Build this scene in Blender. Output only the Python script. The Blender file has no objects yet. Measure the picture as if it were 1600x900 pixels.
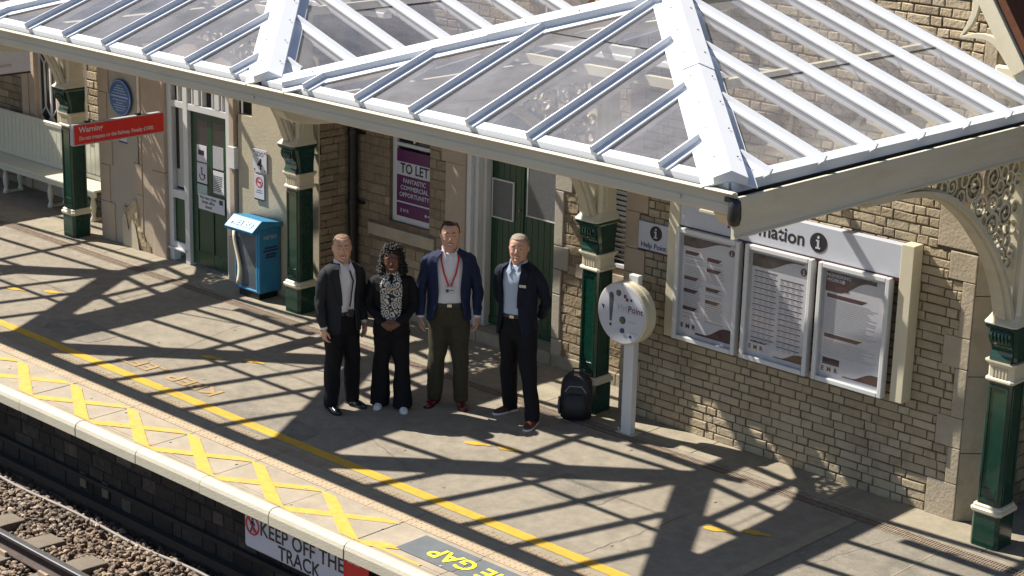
import bpy, math, random
from math import pi, sin, cos, radians, sqrt, atan2
from mathutils import Vector, Matrix, noise
random.seed(7)
scn = bpy.context.scene
COL = scn.collection
# ------------------------------------------------------------------ camera
cam = bpy.data.objects.new('camera', bpy.data.cameras.new('camera')); COL.objects.link(cam)
CR = ((0.72177856, 0.69168813, 0.02456126), (-0.21148474, 0.18661745, 0.95939988), (-0.65902195, 0.69766859, -0.28097796))
m = Matrix.Identity(4)
for i in range(3):
    m[i][0] = CR[0][i]; m[i][1] = CR[1][i]; m[i][2] = -CR[2][i]
m.translation = Vector((13.721886, -13.349449, 6.419666))
cam.matrix_world = m
cam.data.sensor_width = 36.0; cam.data.lens = 3009.07 / 1600 * 36.0
cam.data.clip_end = 500; cam.data.clip_start = 0.1
scn.camera = cam
# ------------------------------------------------------------------ sky and sun
SX, SY = 0.89, 0.275                     # ground shift of a shadow per metre of height
elev = math.atan(1 / math.hypot(SX, SY)); azim = atan2(-SX, -SY)
w = bpy.data.worlds.new('World'); scn.world = w; w.use_nodes = True
nt = w.node_tree; nt.nodes.clear()
sky = nt.nodes.new('ShaderNodeTexSky'); sky.sky_type = 'NISHITA'; sky.sun_disc = False
sky.sun_elevation = elev; sky.sun_rotation = azim; sky.air_density = 0.8; sky.dust_density = 0.35
bg = nt.nodes.new('ShaderNodeBackground'); bg.inputs['Strength'].default_value = 0.05
wo = nt.nodes.new('ShaderNodeOutputWorld')
nt.links.new(sky.outputs[0], bg.inputs[0]); nt.links.new(bg.outputs[0], wo.inputs[0])
sun = bpy.data.objects.new('sun', bpy.data.lights.new('sun', 'SUN')); COL.objects.link(sun)
sun.data.energy = 5.0; sun.data.angle = radians(0.5); sun.data.color = (1.0, 0.94, 0.84)
sun.rotation_mode = 'QUATERNION'
sun.rotation_quaternion = Vector((SX, SY, -1)).to_track_quat('-Z', 'Y')
scn.view_settings.view_transform = 'Standard'; scn.view_settings.look = 'None'
scn.view_settings.gamma = 1.0; scn.view_settings.use_curve_mapping = False
scn.view_settings.exposure = 1.38
scn.cycles.max_bounces = 8; scn.cycles.transparent_max_bounces = 24
scn.cycles.caustics_reflective = False; scn.cycles.caustics_refractive = False
# ------------------------------------------------------------------ materials
def lnk(nt, a, b): nt.links.new(a, b)
def srgb(r, g, b):
    f = lambda c: (c / 255 / 12.92) if c / 255 <= 0.04045 else ((c / 255 + 0.055) / 1.055) ** 2.4
    return (f(r), f(g), f(b))
def mat(name, col, rough=0.6, var=0.15, scale=6.0, bump=0.0, bscale=60.0, metal=0.0, dirt=None, dirt_amt=0.5, dscale=2.0, spec=0.5, coat=0.0, stretch=None, speck=0.0, sscale=170):
    m = bpy.data.materials.new(name); m.use_nodes = True; nt = m.node_tree
    b = nt.nodes['Principled BSDF']; b.inputs['Roughness'].default_value = rough; b.inputs['Metallic'].default_value = metal
    b.inputs['Specular IOR Level'].default_value = spec; b.inputs['Coat Weight'].default_value = coat; b.inputs['Coat Roughness'].default_value = 0.08
    tc = nt.nodes.new('ShaderNodeTexCoord'); src = tc.outputs['Object']
    if stretch:
        mp = nt.nodes.new('ShaderNodeMapping'); mp.inputs['Scale'].default_value = stretch; lnk(nt, src, mp.inputs[0]); src = mp.outputs[0]
    n = nt.nodes.new('ShaderNodeTexNoise'); n.inputs['Scale'].default_value = scale; n.inputs['Detail'].default_value = 6; n.inputs['Roughness'].default_value = 0.62
    lnk(nt, src, n.inputs['Vector'])
    r = nt.nodes.new('ShaderNodeValToRGB'); r.color_ramp.elements[0].position = 0.3; r.color_ramp.elements[1].position = 0.7
    c0 = [max(0, c * (1 - var)) for c in col]; c1 = [min(1, c * (1 + var)) for c in col]
    r.color_ramp.elements[0].color = (*c0, 1); r.color_ramp.elements[1].color = (*c1, 1)
    lnk(nt, n.outputs['Fac'], r.inputs[0]); out = r.outputs[0]
    if dirt:
        n2 = nt.nodes.new('ShaderNodeTexNoise'); n2.inputs['Scale'].default_value = dscale; n2.inputs['Detail'].default_value = 8; n2.inputs['Roughness'].default_value = 0.7
        lnk(nt, src, n2.inputs['Vector'])
        r2 = nt.nodes.new('ShaderNodeValToRGB'); r2.color_ramp.elements[0].position = 0.52; r2.color_ramp.elements[1].position = 0.72
        r2.color_ramp.elements[0].color = (0, 0, 0, 1); r2.color_ramp.elements[1].color = (dirt_amt,) * 3 + (1,)
        lnk(nt, n2.outputs['Fac'], r2.inputs[0])
        mx = nt.nodes.new('ShaderNodeMix'); mx.data_type = 'RGBA'; mx.inputs['B'].default_value = (*dirt, 1)
        lnk(nt, r2.outputs[0], mx.inputs['Factor']); lnk(nt, out, mx.inputs['A']); out = mx.outputs['Result']
    if speck:
        n4 = nt.nodes.new('ShaderNodeTexNoise'); n4.inputs['Scale'].default_value = sscale; n4.inputs['Detail'].default_value = 3; lnk(nt, src, n4.inputs['Vector'])
        r4 = nt.nodes.new('ShaderNodeMapRange'); r4.inputs['From Min'].default_value = .3; r4.inputs['From Max'].default_value = .7; r4.inputs['To Min'].default_value = 1 - speck; r4.inputs['To Max'].default_value = 1 + speck
        lnk(nt, n4.outputs['Fac'], r4.inputs['Value'])
        n5 = nt.nodes.new('ShaderNodeTexNoise'); n5.inputs['Scale'].default_value = 7; n5.inputs['Detail'].default_value = 8; n5.inputs['Roughness'].default_value = .75; lnk(nt, src, n5.inputs['Vector'])
        r5 = nt.nodes.new('ShaderNodeMapRange'); r5.inputs['From Min'].default_value = .35; r5.inputs['From Max'].default_value = .65; r5.inputs['To Min'].default_value = 1 - speck * .6; r5.inputs['To Max'].default_value = 1 + speck * .6
        lnk(nt, n5.outputs['Fac'], r5.inputs['Value'])
        mm = nt.nodes.new('ShaderNodeMath'); mm.operation = 'MULTIPLY'; lnk(nt, r4.outputs[0], mm.inputs[0]); lnk(nt, r5.outputs[0], mm.inputs[1])
        vm = nt.nodes.new('ShaderNodeVectorMath'); vm.operation = 'SCALE'; lnk(nt, out, vm.inputs[0]); lnk(nt, mm.outputs[0], vm.inputs['Scale']); out = vm.outputs[0]
    lnk(nt, out, b.inputs['Base Color'])
    if bump:
        n3 = nt.nodes.new('ShaderNodeTexNoise'); n3.inputs['Scale'].default_value = bscale; n3.inputs['Detail'].default_value = 4
        lnk(nt, src, n3.inputs['Vector'])
        bp = nt.nodes.new('ShaderNodeBump'); bp.inputs['Strength'].default_value = bump; bp.inputs['Distance'].default_value = 0.01
        lnk(nt, n3.outputs['Fac'], bp.inputs['Height']); lnk(nt, bp.outputs[0], b.inputs['Normal'])
    return m
def mat_tone(name, stops, rough=0.85, bump=0.6, bscale=45.0, grime=(0.10, 0.09, 0.075)):
    """stone or brick whose colour runs over a ramp by the per-piece 'tone' attribute"""
    m = bpy.data.materials.new(name); m.use_nodes = True; nt = m.node_tree
    b = nt.nodes['Principled BSDF']; b.inputs['Roughness'].default_value = rough; b.inputs['Specular IOR Level'].default_value = 0.25
    at = nt.nodes.new('ShaderNodeAttribute'); at.attribute_name = 'tone'
    tc = nt.nodes.new('ShaderNodeTexCoord')
    n = nt.nodes.new('ShaderNodeTexNoise'); n.inputs['Scale'].default_value = 14; n.inputs['Detail'].default_value = 8; n.inputs['Roughness'].default_value = 0.7
    lnk(nt, tc.outputs['Object'], n.inputs['Vector'])
    ma = nt.nodes.new('ShaderNodeMath'); ma.operation = 'MULTIPLY_ADD'; ma.inputs[1].default_value = 0.9; ma.inputs[2].default_value = -0.45
    lnk(nt, n.outputs['Fac'], ma.inputs[0])
    ad = nt.nodes.new('ShaderNodeMath'); ad.operation = 'ADD'; lnk(nt, at.outputs['Fac'], ad.inputs[0]); lnk(nt, ma.outputs[0], ad.inputs[1])
    r = nt.nodes.new('ShaderNodeValToRGB')
    e = r.color_ramp.elements
    e[0].position = stops[0][0]; e[0].color = (*stops[0][1], 1); e[1].position = stops[-1][0]; e[1].color = (*stops[-1][1], 1)
    for p, c in stops[1:-1]:
        q = e.new(p); q.color = (*c, 1)
    lnk(nt, ad.outputs[0], r.inputs[0])
    n2 = nt.nodes.new('ShaderNodeTexNoise'); n2.inputs['Scale'].default_value = 1.7; n2.inputs['Detail'].default_value = 9; n2.inputs['Roughness'].default_value = 0.72
    lnk(nt, tc.outputs['Object'], n2.inputs['Vector'])
    r2 = nt.nodes.new('ShaderNodeValToRGB'); r2.color_ramp.elements[0].position = 0.5; r2.color_ramp.elements[1].position = 0.75
    r2.color_ramp.elements[0].color = (0, 0, 0, 1); r2.color_ramp.elements[1].color = (0.6, 0.6, 0.6, 1); lnk(nt, n2.outputs['Fac'], r2.inputs[0])
    mx = nt.nodes.new('ShaderNodeMix'); mx.data_type = 'RGBA'; mx.inputs['B'].default_value = (*grime, 1)
    lnk(nt, r2.outputs[0], mx.inputs['Factor']); lnk(nt, r.outputs[0], mx.inputs['A']); lnk(nt, mx.outputs['Result'], b.inputs['Base Color'])
    n3 = nt.nodes.new('ShaderNodeTexNoise'); n3.inputs['Scale'].default_value = bscale; n3.inputs['Detail'].default_value = 6
    lnk(nt, tc.outputs['Object'], n3.inputs['Vector'])
    bp = nt.nodes.new('ShaderNodeBump'); bp.inputs['Strength'].default_value = bump; bp.inputs['Distance'].default_value = 0.012
    lnk(nt, n3.outputs['Fac'], bp.inputs['Height']); lnk(nt, bp.outputs[0], b.inputs['Normal'])
    return m
def mat_glass(name, tint, dust_haze=0.1, haze_col=(0.5, 0.5, 0.52), ior=1.5, rough=0.03):
    m = bpy.data.materials.new(name); m.use_nodes = True; nt = m.node_tree; nt.nodes.clear()
    o = nt.nodes.new('ShaderNodeOutputMaterial'); t = nt.nodes.new('ShaderNodeBsdfTransparent'); t.inputs[0].default_value = (*tint, 1)
    g = nt.nodes.new('ShaderNodeBsdfGlossy'); g.inputs['Roughness'].default_value = rough
    f = nt.nodes.new('ShaderNodeFresnel'); ge = nt.nodes.new('ShaderNodeNewGeometry'); mi_ = nt.nodes.new('ShaderNodeMath'); mi_.operation = 'MULTIPLY_ADD'
    mi_.inputs[1].default_value = 1 / ior - ior; mi_.inputs[2].default_value = ior; lnk(nt, ge.outputs['Backfacing'], mi_.inputs[0]); lnk(nt, mi_.outputs[0], f.inputs['IOR'])
    mx = nt.nodes.new('ShaderNodeMixShader'); lnk(nt, f.outputs[0], mx.inputs[0]); lnk(nt, t.outputs[0], mx.inputs[1]); lnk(nt, g.outputs[0], mx.inputs[2])
    d = nt.nodes.new('ShaderNodeBsdfDiffuse'); d.inputs[0].default_value = (*haze_col, 1)
    tc = nt.nodes.new('ShaderNodeTexCoord'); n = nt.nodes.new('ShaderNodeTexNoise'); n.inputs['Scale'].default_value = 1.9; n.inputs['Detail'].default_value = 10; n.inputs['Roughness'].default_value = .7
    mp = nt.nodes.new('ShaderNodeMapping'); mp.inputs['Scale'].default_value = (1, 1, 1); lnk(nt, tc.outputs['Object'], mp.inputs[0]); lnk(nt, mp.outputs[0], n.inputs['Vector'])
    r = nt.nodes.new('ShaderNodeMapRange'); r.inputs['From Min'].default_value = 0.35; r.inputs['From Max'].default_value = 0.75
    r.inputs['To Min'].default_value = dust_haze * 0.6; r.inputs['To Max'].default_value = dust_haze * 1.4; lnk(nt, n.outputs['Fac'], r.inputs['Value'])
    mx2 = nt.nodes.new('ShaderNodeMixShader'); lnk(nt, r.outputs[0], mx2.inputs[0]); lnk(nt, mx.outputs[0], mx2.inputs[1]); lnk(nt, d.outputs[0], mx2.inputs[2])
    lnk(nt, mx2.outputs[0], o.inputs[0])
    return m
M = {}
M['tarmac'] = mat('tarmac', (0.285, 0.248, 0.195), 0.9, 0.12, 2.2, 0.5, 220, dirt=(0.20, 0.18, 0.145), dirt_amt=0.4, dscale=1.1, spec=0.3, speck=.28)
M['tarmac_patch'] = mat('tarmac_patch', (0.235, 0.21, 0.17), 0.9, 0.14, 3, 0.5, 200, dirt=(0.15, 0.14, 0.115), dscale=2, speck=.3, spec=.3)
M['slab'] = mat('edge_slab', (0.25, 0.212, 0.162), 0.85, 0.14, 3.0, 0.25, 120, dirt=(0.27, 0.185, 0.11), dirt_amt=0.5, dscale=2.6, speck=.15)
M['strip'] = mat('paving_strip', (0.31, 0.27, 0.20), 0.88, 0.15, 3.0, 0.4, 120, dirt=(0.19, 0.165, 0.125), dscale=3, speck=.2, spec=.3)
M['coping'] = mat('coping_paint', (0.38, 0.355, 0.28), 0.75, 0.06, 4.0, 0.3, 70, dirt=(0.38, 0.35, 0.27), dirt_amt=0.55, dscale=6)
M['yellow'] = mat('yellow_paint', (0.60, 0.36, 0.035), 0.8, 0.1, 10, 0.4, 200, dirt=(0.36, 0.24, 0.08), dirt_amt=0.7, dscale=9)
M['yellow_worn'] = mat('yellow_paint_worn', (0.48, 0.28, 0.042), 0.8, 0.12, 10, 0.4, 200, dirt=(0.29, 0.22, 0.13), dirt_amt=0.9, dscale=5, speck=.12)
M['orange_worn'] = mat('orange_letter_paint', (0.42, 0.27, 0.12), 0.85, 0.15, 10, 0.4, 200, dirt=(0.27, 0.235, 0.18), dirt_amt=1.0, dscale=9)
M['tactile'] = mat('tactile_buff', (0.30, 0.232, 0.155), 0.85, 0.12, 6, 0.3, 100, dirt=(0.3, 0.22, 0.14), dscale=5)
M['iron_rust'] = mat('rusty_grating', (0.27, 0.205, 0.15), 0.85, 0.3, 20, 0.5, 100, dirt=(0.26, 0.2, 0.14), dscale=12)
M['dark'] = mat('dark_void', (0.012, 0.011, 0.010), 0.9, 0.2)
M['mortar'] = mat('mortar', (0.12, 0.094, 0.067), 0.95, 0.3, 9, 0.8, 90)
M['mortar_light'] = mat('lime_mortar', (0.175, 0.13, 0.085), 0.95, 0.3, 9, 0.8, 90)
M['brick'] = mat_tone('buff_brick', [(0.0, (0.27, 0.205, 0.135)), (0.3, (0.37, 0.295, 0.195)), (0.65, (0.43, 0.355, 0.24)), (1.0, (0.50, 0.43, 0.31))])
M['rubble'] = mat_tone('rubble_stone', [(0.0, (0.17, 0.125, 0.08)), (0.4, (0.26, 0.20, 0.13)), (0.75, (0.33, 0.265, 0.175)), (1.0, (0.38, 0.31, 0.205))], bump=0.9, bscale=28)
M['blackbrick'] = mat_tone('near_black_brick', [(0.0, (0.012, 0.011, 0.01)), (0.6, (0.035, 0.03, 0.026)), (1.0, (0.09, 0.075, 0.06))], grime=(0.01, 0.01, 0.01))  # near-black tones varying at random from brick to brick
M['ashlar'] = mat('ashlar_stone', (0.40, 0.335, 0.245), 0.85, 0.12, 3.5, 0.5, 40, dirt=(0.25, 0.2, 0.14), dirt_amt=0.5, dscale=5)
M['ashlar_pink'] = mat('painted_stone', (0.42, 0.33, 0.245), 0.8, 0.07, 3, 0.3, 40, dirt=(0.33, 0.25, 0.18), dirt_amt=0.4, dscale=4)
M['render'] = mat('cream_render', (0.45, 0.395, 0.29), 0.8, 0.06, 2.5, 0.3, 30, dirt=(0.42, 0.37, 0.28), dirt_amt=0.5, dscale=3)
M['render_grey'] = mat('grey_cream_render', (0.37, 0.33, 0.265), 0.8, 0.06, 2.5, 0.3, 30, dirt=(0.36, 0.32, 0.26), dirt_amt=0.5, dscale=3)
M['render_bad'] = mat('bare_damp_stone', (0.44, 0.35, 0.21), 0.95, 0.3, 9, 1.0, 30, dirt=(0.17, 0.13, 0.09), dirt_amt=0.9, dscale=6)
M['cream'] = mat('cream_paint', (0.60, 0.545, 0.40), 0.45, 0.05, 3, 0.08, 40, dirt=(0.50, 0.44, 0.30), dirt_amt=0.4, dscale=4)
M['fascia'] = mat('fascia_paint', (0.50, 0.465, 0.36), 0.5, 0.06, 2, 0.1, 30, dirt=(0.42, 0.34, 0.22), dirt_amt=0.6, dscale=2.2, stretch=(0.6, 0.6, 3))
M['white'] = mat('white_paint', (0.60, 0.60, 0.59), 0.4, 0.03, 5, 0.0)
M['pwhite'] = mat('powder_coated_aluminium', (0.56, 0.58, 0.62), 0.38, 0.03, 4, 0.0, dirt=(0.55, 0.58, 0.62), dirt_amt=0.5, dscale=5)
M['signwhite'] = mat('sign_white', (0.50, 0.52, 0.58), 0.35, 0.03)
M['green'] = mat('green_gloss', (0.004, 0.040, 0.026), 0.25, 0.2, 6, 0.08, 20, coat=0.4, dirt=(0.014, 0.045, 0.032), dirt_amt=.5, dscale=11)
M['greendoor'] = mat('green_door_paint', (0.004, 0.046, 0.020), 0.35, 0.12, 4, 0.05, 20)
M['black'] = mat('black_iron', (0.012, 0.012, 0.012), 0.4, 0.2)
M['gutter'] = mat('dark_gutter', (0.02, 0.022, 0.028), 0.6, 0.4)
M['steel'] = mat('rail_steel', (0.55, 0.53, 0.52), 0.28, 0.1, 20, metal=1.0)
M['railside'] = mat('rusty_rail_side', (0.035, 0.02, 0.016), 0.85, 0.3, 12, 0.4, 90)
M['concrete'] = mat('sleeper_concrete', (0.115, 0.095, 0.072), 0.9, 0.18, 5, 0.5, 80, dirt=(0.14, 0.11, 0.08), dscale=6)
M['ballast'] = mat_tone('ballast_stone', [(0.0, (0.05, 0.036, 0.028)), (0.45, (0.15, 0.108, 0.08)), (0.8, (0.26, 0.20, 0.15)), (1.0, (0.40, 0.33, 0.26))], rough=0.9, bump=0.5, bscale=60)
M['soil'] = mat('track_dirt', (0.06, 0.05, 0.04), 0.95, 0.3, 5, 0.8, 50)
M['cable'] = mat('cable_grey', (0.16, 0.145, 0.13), 0.7, 0.1)
M['roofbrown'] = mat('brown_roof', (0.12, 0.050, 0.028), 0.9, 0.15, 3, 0.3, 15, spec=0.2)
M['redsign'] = mat('red_sign', (0.56, 0.022, 0.018), 0.35, 0.04)
M['blue'] = mat('plaque_blue', (0.012, 0.075, 0.24), 0.3, 0.06)
M['binblue'] = mat('bin_blue', (0.025, 0.20, 0.38), 0.5, 0.1, dirt=(0.08,0.2,0.3), dscale=8)
M['purple'] = mat('purple_print', (0.085, 0.006, 0.08), 0.4, 0.05)
M['ink'] = mat('dark_ink', (0.015, 0.014, 0.016), 0.5, 0.05)
M['navyink'] = mat('navy_ink', (0.02, 0.03, 0.09), 0.5, 0.05)
M['greyink'] = mat('grey_print', (0.36, 0.36, 0.38), 0.6, 0.25, 60)
M['redink'] = mat('red_print', (0.5, 0.02, 0.03), 0.5, 0.05)
M['maroon'] = mat('maroon_print', (0.055, 0.012, 0.02), 0.5, 0.1)
M['posterdark'] = mat('poster_photo_print', (0.055, 0.04, 0.035), 0.5, 0.9, 9, dirt=(0.30, 0.2, 0.08), dirt_amt=0.7, dscale=7)
M['paper'] = mat('paper', (0.60, 0.60, 0.64), 0.6, 0.03)
M['yprint'] = mat('sign_yellow', (0.75, 0.62, 0.03), 0.6, 0.05)
M['gapgrey'] = mat('grey_panel_paint', (0.085, 0.095, 0.105), 0.85, 0.15, 8, 0.3, 150)
M['roofglass'] = mat_glass('roof_glass', (0.86, 0.86, 0.86), 0.19, (0.48, 0.48, 0.53), 1.6, 0.02)  # diffuse layer is dust plus bluish haze painted in for reflected sky
M['caseglass'] = mat_glass('case_acrylic', (0.93, 0.93, 0.93), 0.03, (0.6, 0.6, 0.62), 1.4, 0.03)
M['pane'] = mat('dark_pane', (0.02, 0.022, 0.025), 0.08, 0.1, spec=0.6)
M['meshpane'] = mat('wired_grey_pane', (0.10, 0.105, 0.11), 0.4, 0.15, 30)
M['blind'] = mat('blind_slat', (0.45, 0.44, 0.42), 0.6, 0.05)
M['lamp'] = mat('lamp_diffuser', (0.85, 0.86, 0.88), 0.3, 0.02)
# ------------------------------------------------------------------ mesh helpers
class MB:
    def __init__(s): s.v = []; s.f = []; s.t = []; s.mi = []; s.cur = 0
    def face(s, idx, tone=0.5): s.f.append(idx); s.t.append(tone); s.mi.append(s.cur)
    def poly(s, pts, tone=0.5):
        n = len(s.v); s.v += [tuple(p) for p in pts]; s.face(list(range(n, n + len(pts))), tone)
    def box(s, x0, x1, y0, y1, z0, z1, tone=0.5, M4=None):
        n = len(s.v)
        P = [(x0, y0, z0), (x1, y0, z0), (x1, y1, z0), (x0, y1, z0), (x0, y0, z1), (x1, y0, z1), (x1, y1, z1), (x0, y1, z1)]
        if M4 is not None: P = [tuple(M4 @ Vector(p)) for p in P]
        s.v += P
        for q in ((0, 3, 2, 1), (4, 5, 6, 7), (0, 1, 5, 4), (1, 2, 6, 5), (2, 3, 7, 6), (3, 0, 4, 7)): s.face([n + i for i in q], tone)
        return s
    def rings(s, R, cap=True, tone=0.5, closed=True):
        n = len(s.v); k = len(R[0])
        for r in R: s.v += [tuple(p) for p in r]
        for i in range(len(R) - 1):
            for j in range(k if closed else k - 1):
                a = n + i * k + j; b = n + i * k + (j + 1) % k
                s.face([a, b, b + k, a + k], tone)
        if cap:
            s.face([n + j for j in reversed(range(k))], tone); s.face([n + (len(R) - 1) * k + j for j in range(k)], tone)
        return s
    def extrude(s, prof, p0, p1, ax, ay):
        """sweep a 2-D profile (list of (a, b)) from p0 to p1, a along ax and b along ay"""
        p0 = Vector(p0); p1 = Vector(p1); ax = Vector(ax); ay = Vector(ay)
        return s.rings([[p + ax * a + ay * b for a, b in prof] for p in (p0, p1)])
    def tube(s, pts, r, n=8, cap=True):
        pts = [Vector(p) for p in pts]; R = []
        rr = r if isinstance(r, (list, tuple)) else [r] * len(pts)
        a = None
        for i, p in enumerate(pts):
            d = (pts[min(i + 1, len(pts) - 1)] - pts[max(i - 1, 0)]).normalized()
            if a is None:
                a = d.cross(Vector((0, 0, 1)))
                if a.length < 0.2: a = d.cross(Vector((0, 1, 0)))
            a = (a - d * a.dot(d)).normalized(); b = d.cross(a).normalized()
            R.append([p + (a * cos(2 * pi * j / n) + b * sin(2 * pi * j / n)) * rr[i] for j in range(n)])
        return s.rings(R, cap)
    def lathe(s, prof, c, n=24, axis='z'):
        """prof = (radius, height) pairs"""
        c = Vector(c); R = []
        for r, h in prof:
            ring = []
            for j in range(n):
                a = 2 * pi * j / n; u, v = r * cos(a), r * sin(a)
                o = {'z': (u, v, h), 'y': (u, -h, v), 'x': (h, u, v)}[axis]
                ring.append(c + Vector(o))
            R.append(ring)
        return s.rings(R)
    def ribbon(s, pts, w, ax, t):
        """flat strip following pts; w = width in its plane, ax = unit axis of its thickness t"""
        ax = Vector(ax); pts = [Vector(p) for p in pts]; R = []
        for i, p in enumerate(pts):
            d = (pts[min(i + 1, len(pts) - 1)] - pts[max(i - 1, 0)]).normalized(); nrm = d.cross(ax).normalized()
            ww = w[i] if isinstance(w, (list, tuple)) else w
            R.append([p + nrm * ww / 2 + ax * t / 2, p - nrm * ww / 2 + ax * t / 2, p - nrm * ww / 2 - ax * t / 2, p + nrm * ww / 2 - ax * t / 2])
        return s.rings(R)
    def build(s, name, mats, parent=None, smooth=False, bevel=0.0, tone=False, recalc=True):
        me = bpy.data.meshes.new(name); me.from_pydata(s.v, [], s.f)
        mats = mats if isinstance(mats, (list, tuple)) else [mats]
        for x in mats: me.materials.append(M[x] if isinstance(x, str) else x)
        if len(mats) > 1: me.polygons.foreach_set('material_index', s.mi)
        if tone:
            at = me.attributes.new('tone', 'FLOAT', 'FACE'); at.data.foreach_set('value', s.t)
        me.update()
        if recalc:
            import bmesh
            bm = bmesh.new(); bm.from_mesh(me); bmesh.ops.recalc_face_normals(bm, faces=bm.faces); bm.to_mesh(me); bm.free()
        if smooth: me.polygons.foreach_set('use_smooth', [True] * len(me.polygons))
        o = bpy.data.objects.new(name, me); COL.objects.link(o)
        if parent: o.parent = parent
        if bevel:
            b = o.modifiers.new('bevel', 'BEVEL'); b.width = bevel; b.segments = 2; b.limit_method = 'ANGLE'; b.angle_limit = radians(40)
        return o
def B(*boxes):
    m = MB()
    for b in boxes: m.box(*b)
    return m
def tag(o, label, cat, group=None):
    o['label'] = label; o['category'] = cat
    if group: o['group'] = group
    return o
def empty(name, loc=(0, 0, 0), rz=0):
    o = bpy.data.objects.new(name, None); COL.objects.link(o); o.location = loc; o.rotation_euler = (0, 0, rz); o.empty_display_size = 0.2
    return o
def split_islands(o):
    me = o.data; n = len(me.vertices); par = list(range(n))
    def find(a):
        while par[a] != a: par[a] = par[par[a]]; a = par[a]
        return a
    for e in me.edges: par[find(e.vertices[0])] = find(e.vertices[1])
    gr = {}
    for p in me.polygons: gr.setdefault(find(p.vertices[0]), []).append(p)
    if len(gr) < 2 or len(gr) > 60: return
    out = []
    for ps in gr.values():
        mp = {}; fs = []
        for p in ps: fs.append([mp.setdefault(v, len(mp)) for v in p.vertices])
        vs = [None] * len(mp)
        for k_, i_ in mp.items(): vs[i_] = tuple(me.vertices[k_].co)
        m2 = bpy.data.meshes.new(me.name); m2.from_pydata(vs, [], fs); m2.materials.append(me.materials[0]); m2.update()
        m2.polygons.foreach_set('use_smooth', [ps[0].use_smooth] * len(ps)); out.append(m2)
    kids = [q for q in bpy.data.objects if q.parent == o]
    o.data = out[0]
    for m2 in out[1:]:
        c = o.copy(); c.data = m2; COL.objects.link(c)
def struct(o): o['kind'] = 'structure'; return o
def copy_tree(o, parent=None):
    c = o.copy(); COL.objects.link(c); c.parent = parent
    for ch in [q for q in bpy.data.objects if q.parent == o]: copy_tree(ch, c)
    return c
def text(body, size, org, ax, ay, matname, parent, align='CENTER', name='lettering', bold=0.0, spacing=1.0, lift=0.0, sx=1.0):
    cu = bpy.data.curves.new('t', 'FONT'); cu.body = body; cu.size = size; cu.align_x = align; cu.align_y = 'CENTER'
    cu.offset = bold; cu.space_character = spacing; cu.resolution_u = 3; cu.space_line = 0.95
    to = bpy.data.objects.new('t', cu); COL.objects.link(to)
    dg = bpy.context.evaluated_depsgraph_get(); me = bpy.data.meshes.new_from_object(to.evaluated_get(dg))
    bpy.data.objects.remove(to); bpy.data.curves.remove(cu)
    ax = Vector(ax).normalized(); ay = Vector(ay).normalized(); nz = ax.cross(ay); org = Vector(org)
    for v in me.vertices: v.co = org + ax * v.co.x * sx + ay * v.co.y + nz * lift
    me.materials.clear(); me.materials.append(M[matname])
    o = bpy.data.objects.new(name, me); COL.objects.link(o)
    if parent: o.parent = parent
    return o
XX, YY, ZZ = (1, 0, 0), (0, 1, 0), (0, 0, 1)
# ================================================================== SETTING: platform and track
# track bed
g = MB(); g.poly([(-60, -60, -1.22), (60, -60, -1.22), (60, 40, -1.22), (-60, 40, -1.22)])
struct(g.build('ground', 'soil'))
YE = -3.77
edge = [(0.02 + 0.952 * k) for k in range(-25, 16)]
p = MB(); p.box(-25, 14, -2.66, 3.0, -0.25, 0.0); struct(p.build('platform_tarmac', 'tarmac'))
q = MB(); q.poly([(5.50, -2.5, 0.004), (9, -2.5, 0.004), (9, -0.31, 0.004), (5.50, -0.31, 0.004)]); struct(q.build('platform_patch', 'tarmac_patch'))
q = B((5.37, 5.49, -2.5, -0.31, -0.01, 0.012), (6.30, 6.315, -2.5, -0.31, -0.01, 0.0065)); struct(q.build('platform_paver_line', 'strip'))
# edge slabs between the coping and the tactile strip
s = MB()
for a in edge: s.box(a + 0.004, a + 0.948, -3.68, -3.115, -0.1, 0.0 + random.uniform(-0.002, 0.002))
for a in edge:
    s.box(a + 0.004, a + 0.948, -3.68, -3.66, 0.0, 0.0035); s.box(a + 0.004, a + 0.948, -3.60, -3.585, 0, 0.003); s.box(a + 0.004, a + 0.948, -3.64, -3.63, 0, 0.003)
struct(s.build('platform_edge_slabs', 'slab', bevel=0.004))
c = MB()
prof = [(-3.672, -0.11), (-3.672, 0.0), (-3.70, 0.006), (-3.74, 0.0), (-3.765, -0.018), (-3.778, -0.05), (-3.78, -0.135), (-3.77, -0.14), (-3.5, -0.14)]
for a in edge:
    dz = random.uniform(-0.003, 0.003); dy = random.uniform(-0.004, 0.004)
    c.rings([[(xx, y + dy, z + dz) for y, z in prof] for xx in (a - 0.002, a + 0.944)])
struct(c.build('platform_coping', 'coping', bevel=0.003))
# tactile strips
t = MB()
for a in edge:
    for h in range(2):
        t.box(a + h * 0.476 + 0.003, a + h * 0.476 + 0.473, -3.112, -2.975, -0.05, 0.002)
        t.box(a + h * 0.476 + 0.003, a + h * 0.476 + 0.473, -2.83, -2.72, -0.05, 0.002)
def dot(mb, x, y, r, h):
    mb.rings([[(x + rr * cos(k * pi / 3), y + rr * sin(k * pi / 3), z) for k in range(6)] for rr, z in ((r, 0.0), (r * 0.7, h))])
x = -6.0
while x < 5.5:
    for yy in (-3.09, -3.03, -2.99): dot(t, x, yy, 0.012, 0.005)
    for yy in (-2.81, -2.775, -2.74): dot(t, x, yy, 0.011, 0.005)
    x += 0.06
struct(t.build('tactile_paving', 'tactile'))
b_ = MB()
for a in edge: b_.box(a + 0.003, a + 0.949, -2.972, -2.833, -0.05, 0.0)
for a in edge: b_.box(a + 0.003, a + 0.949, -2.717, -2.66, -0.05, 0.0)
struct(b_.build('platform_paving_band', 'strip'))
y_ = MB(); x = -16.0
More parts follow.
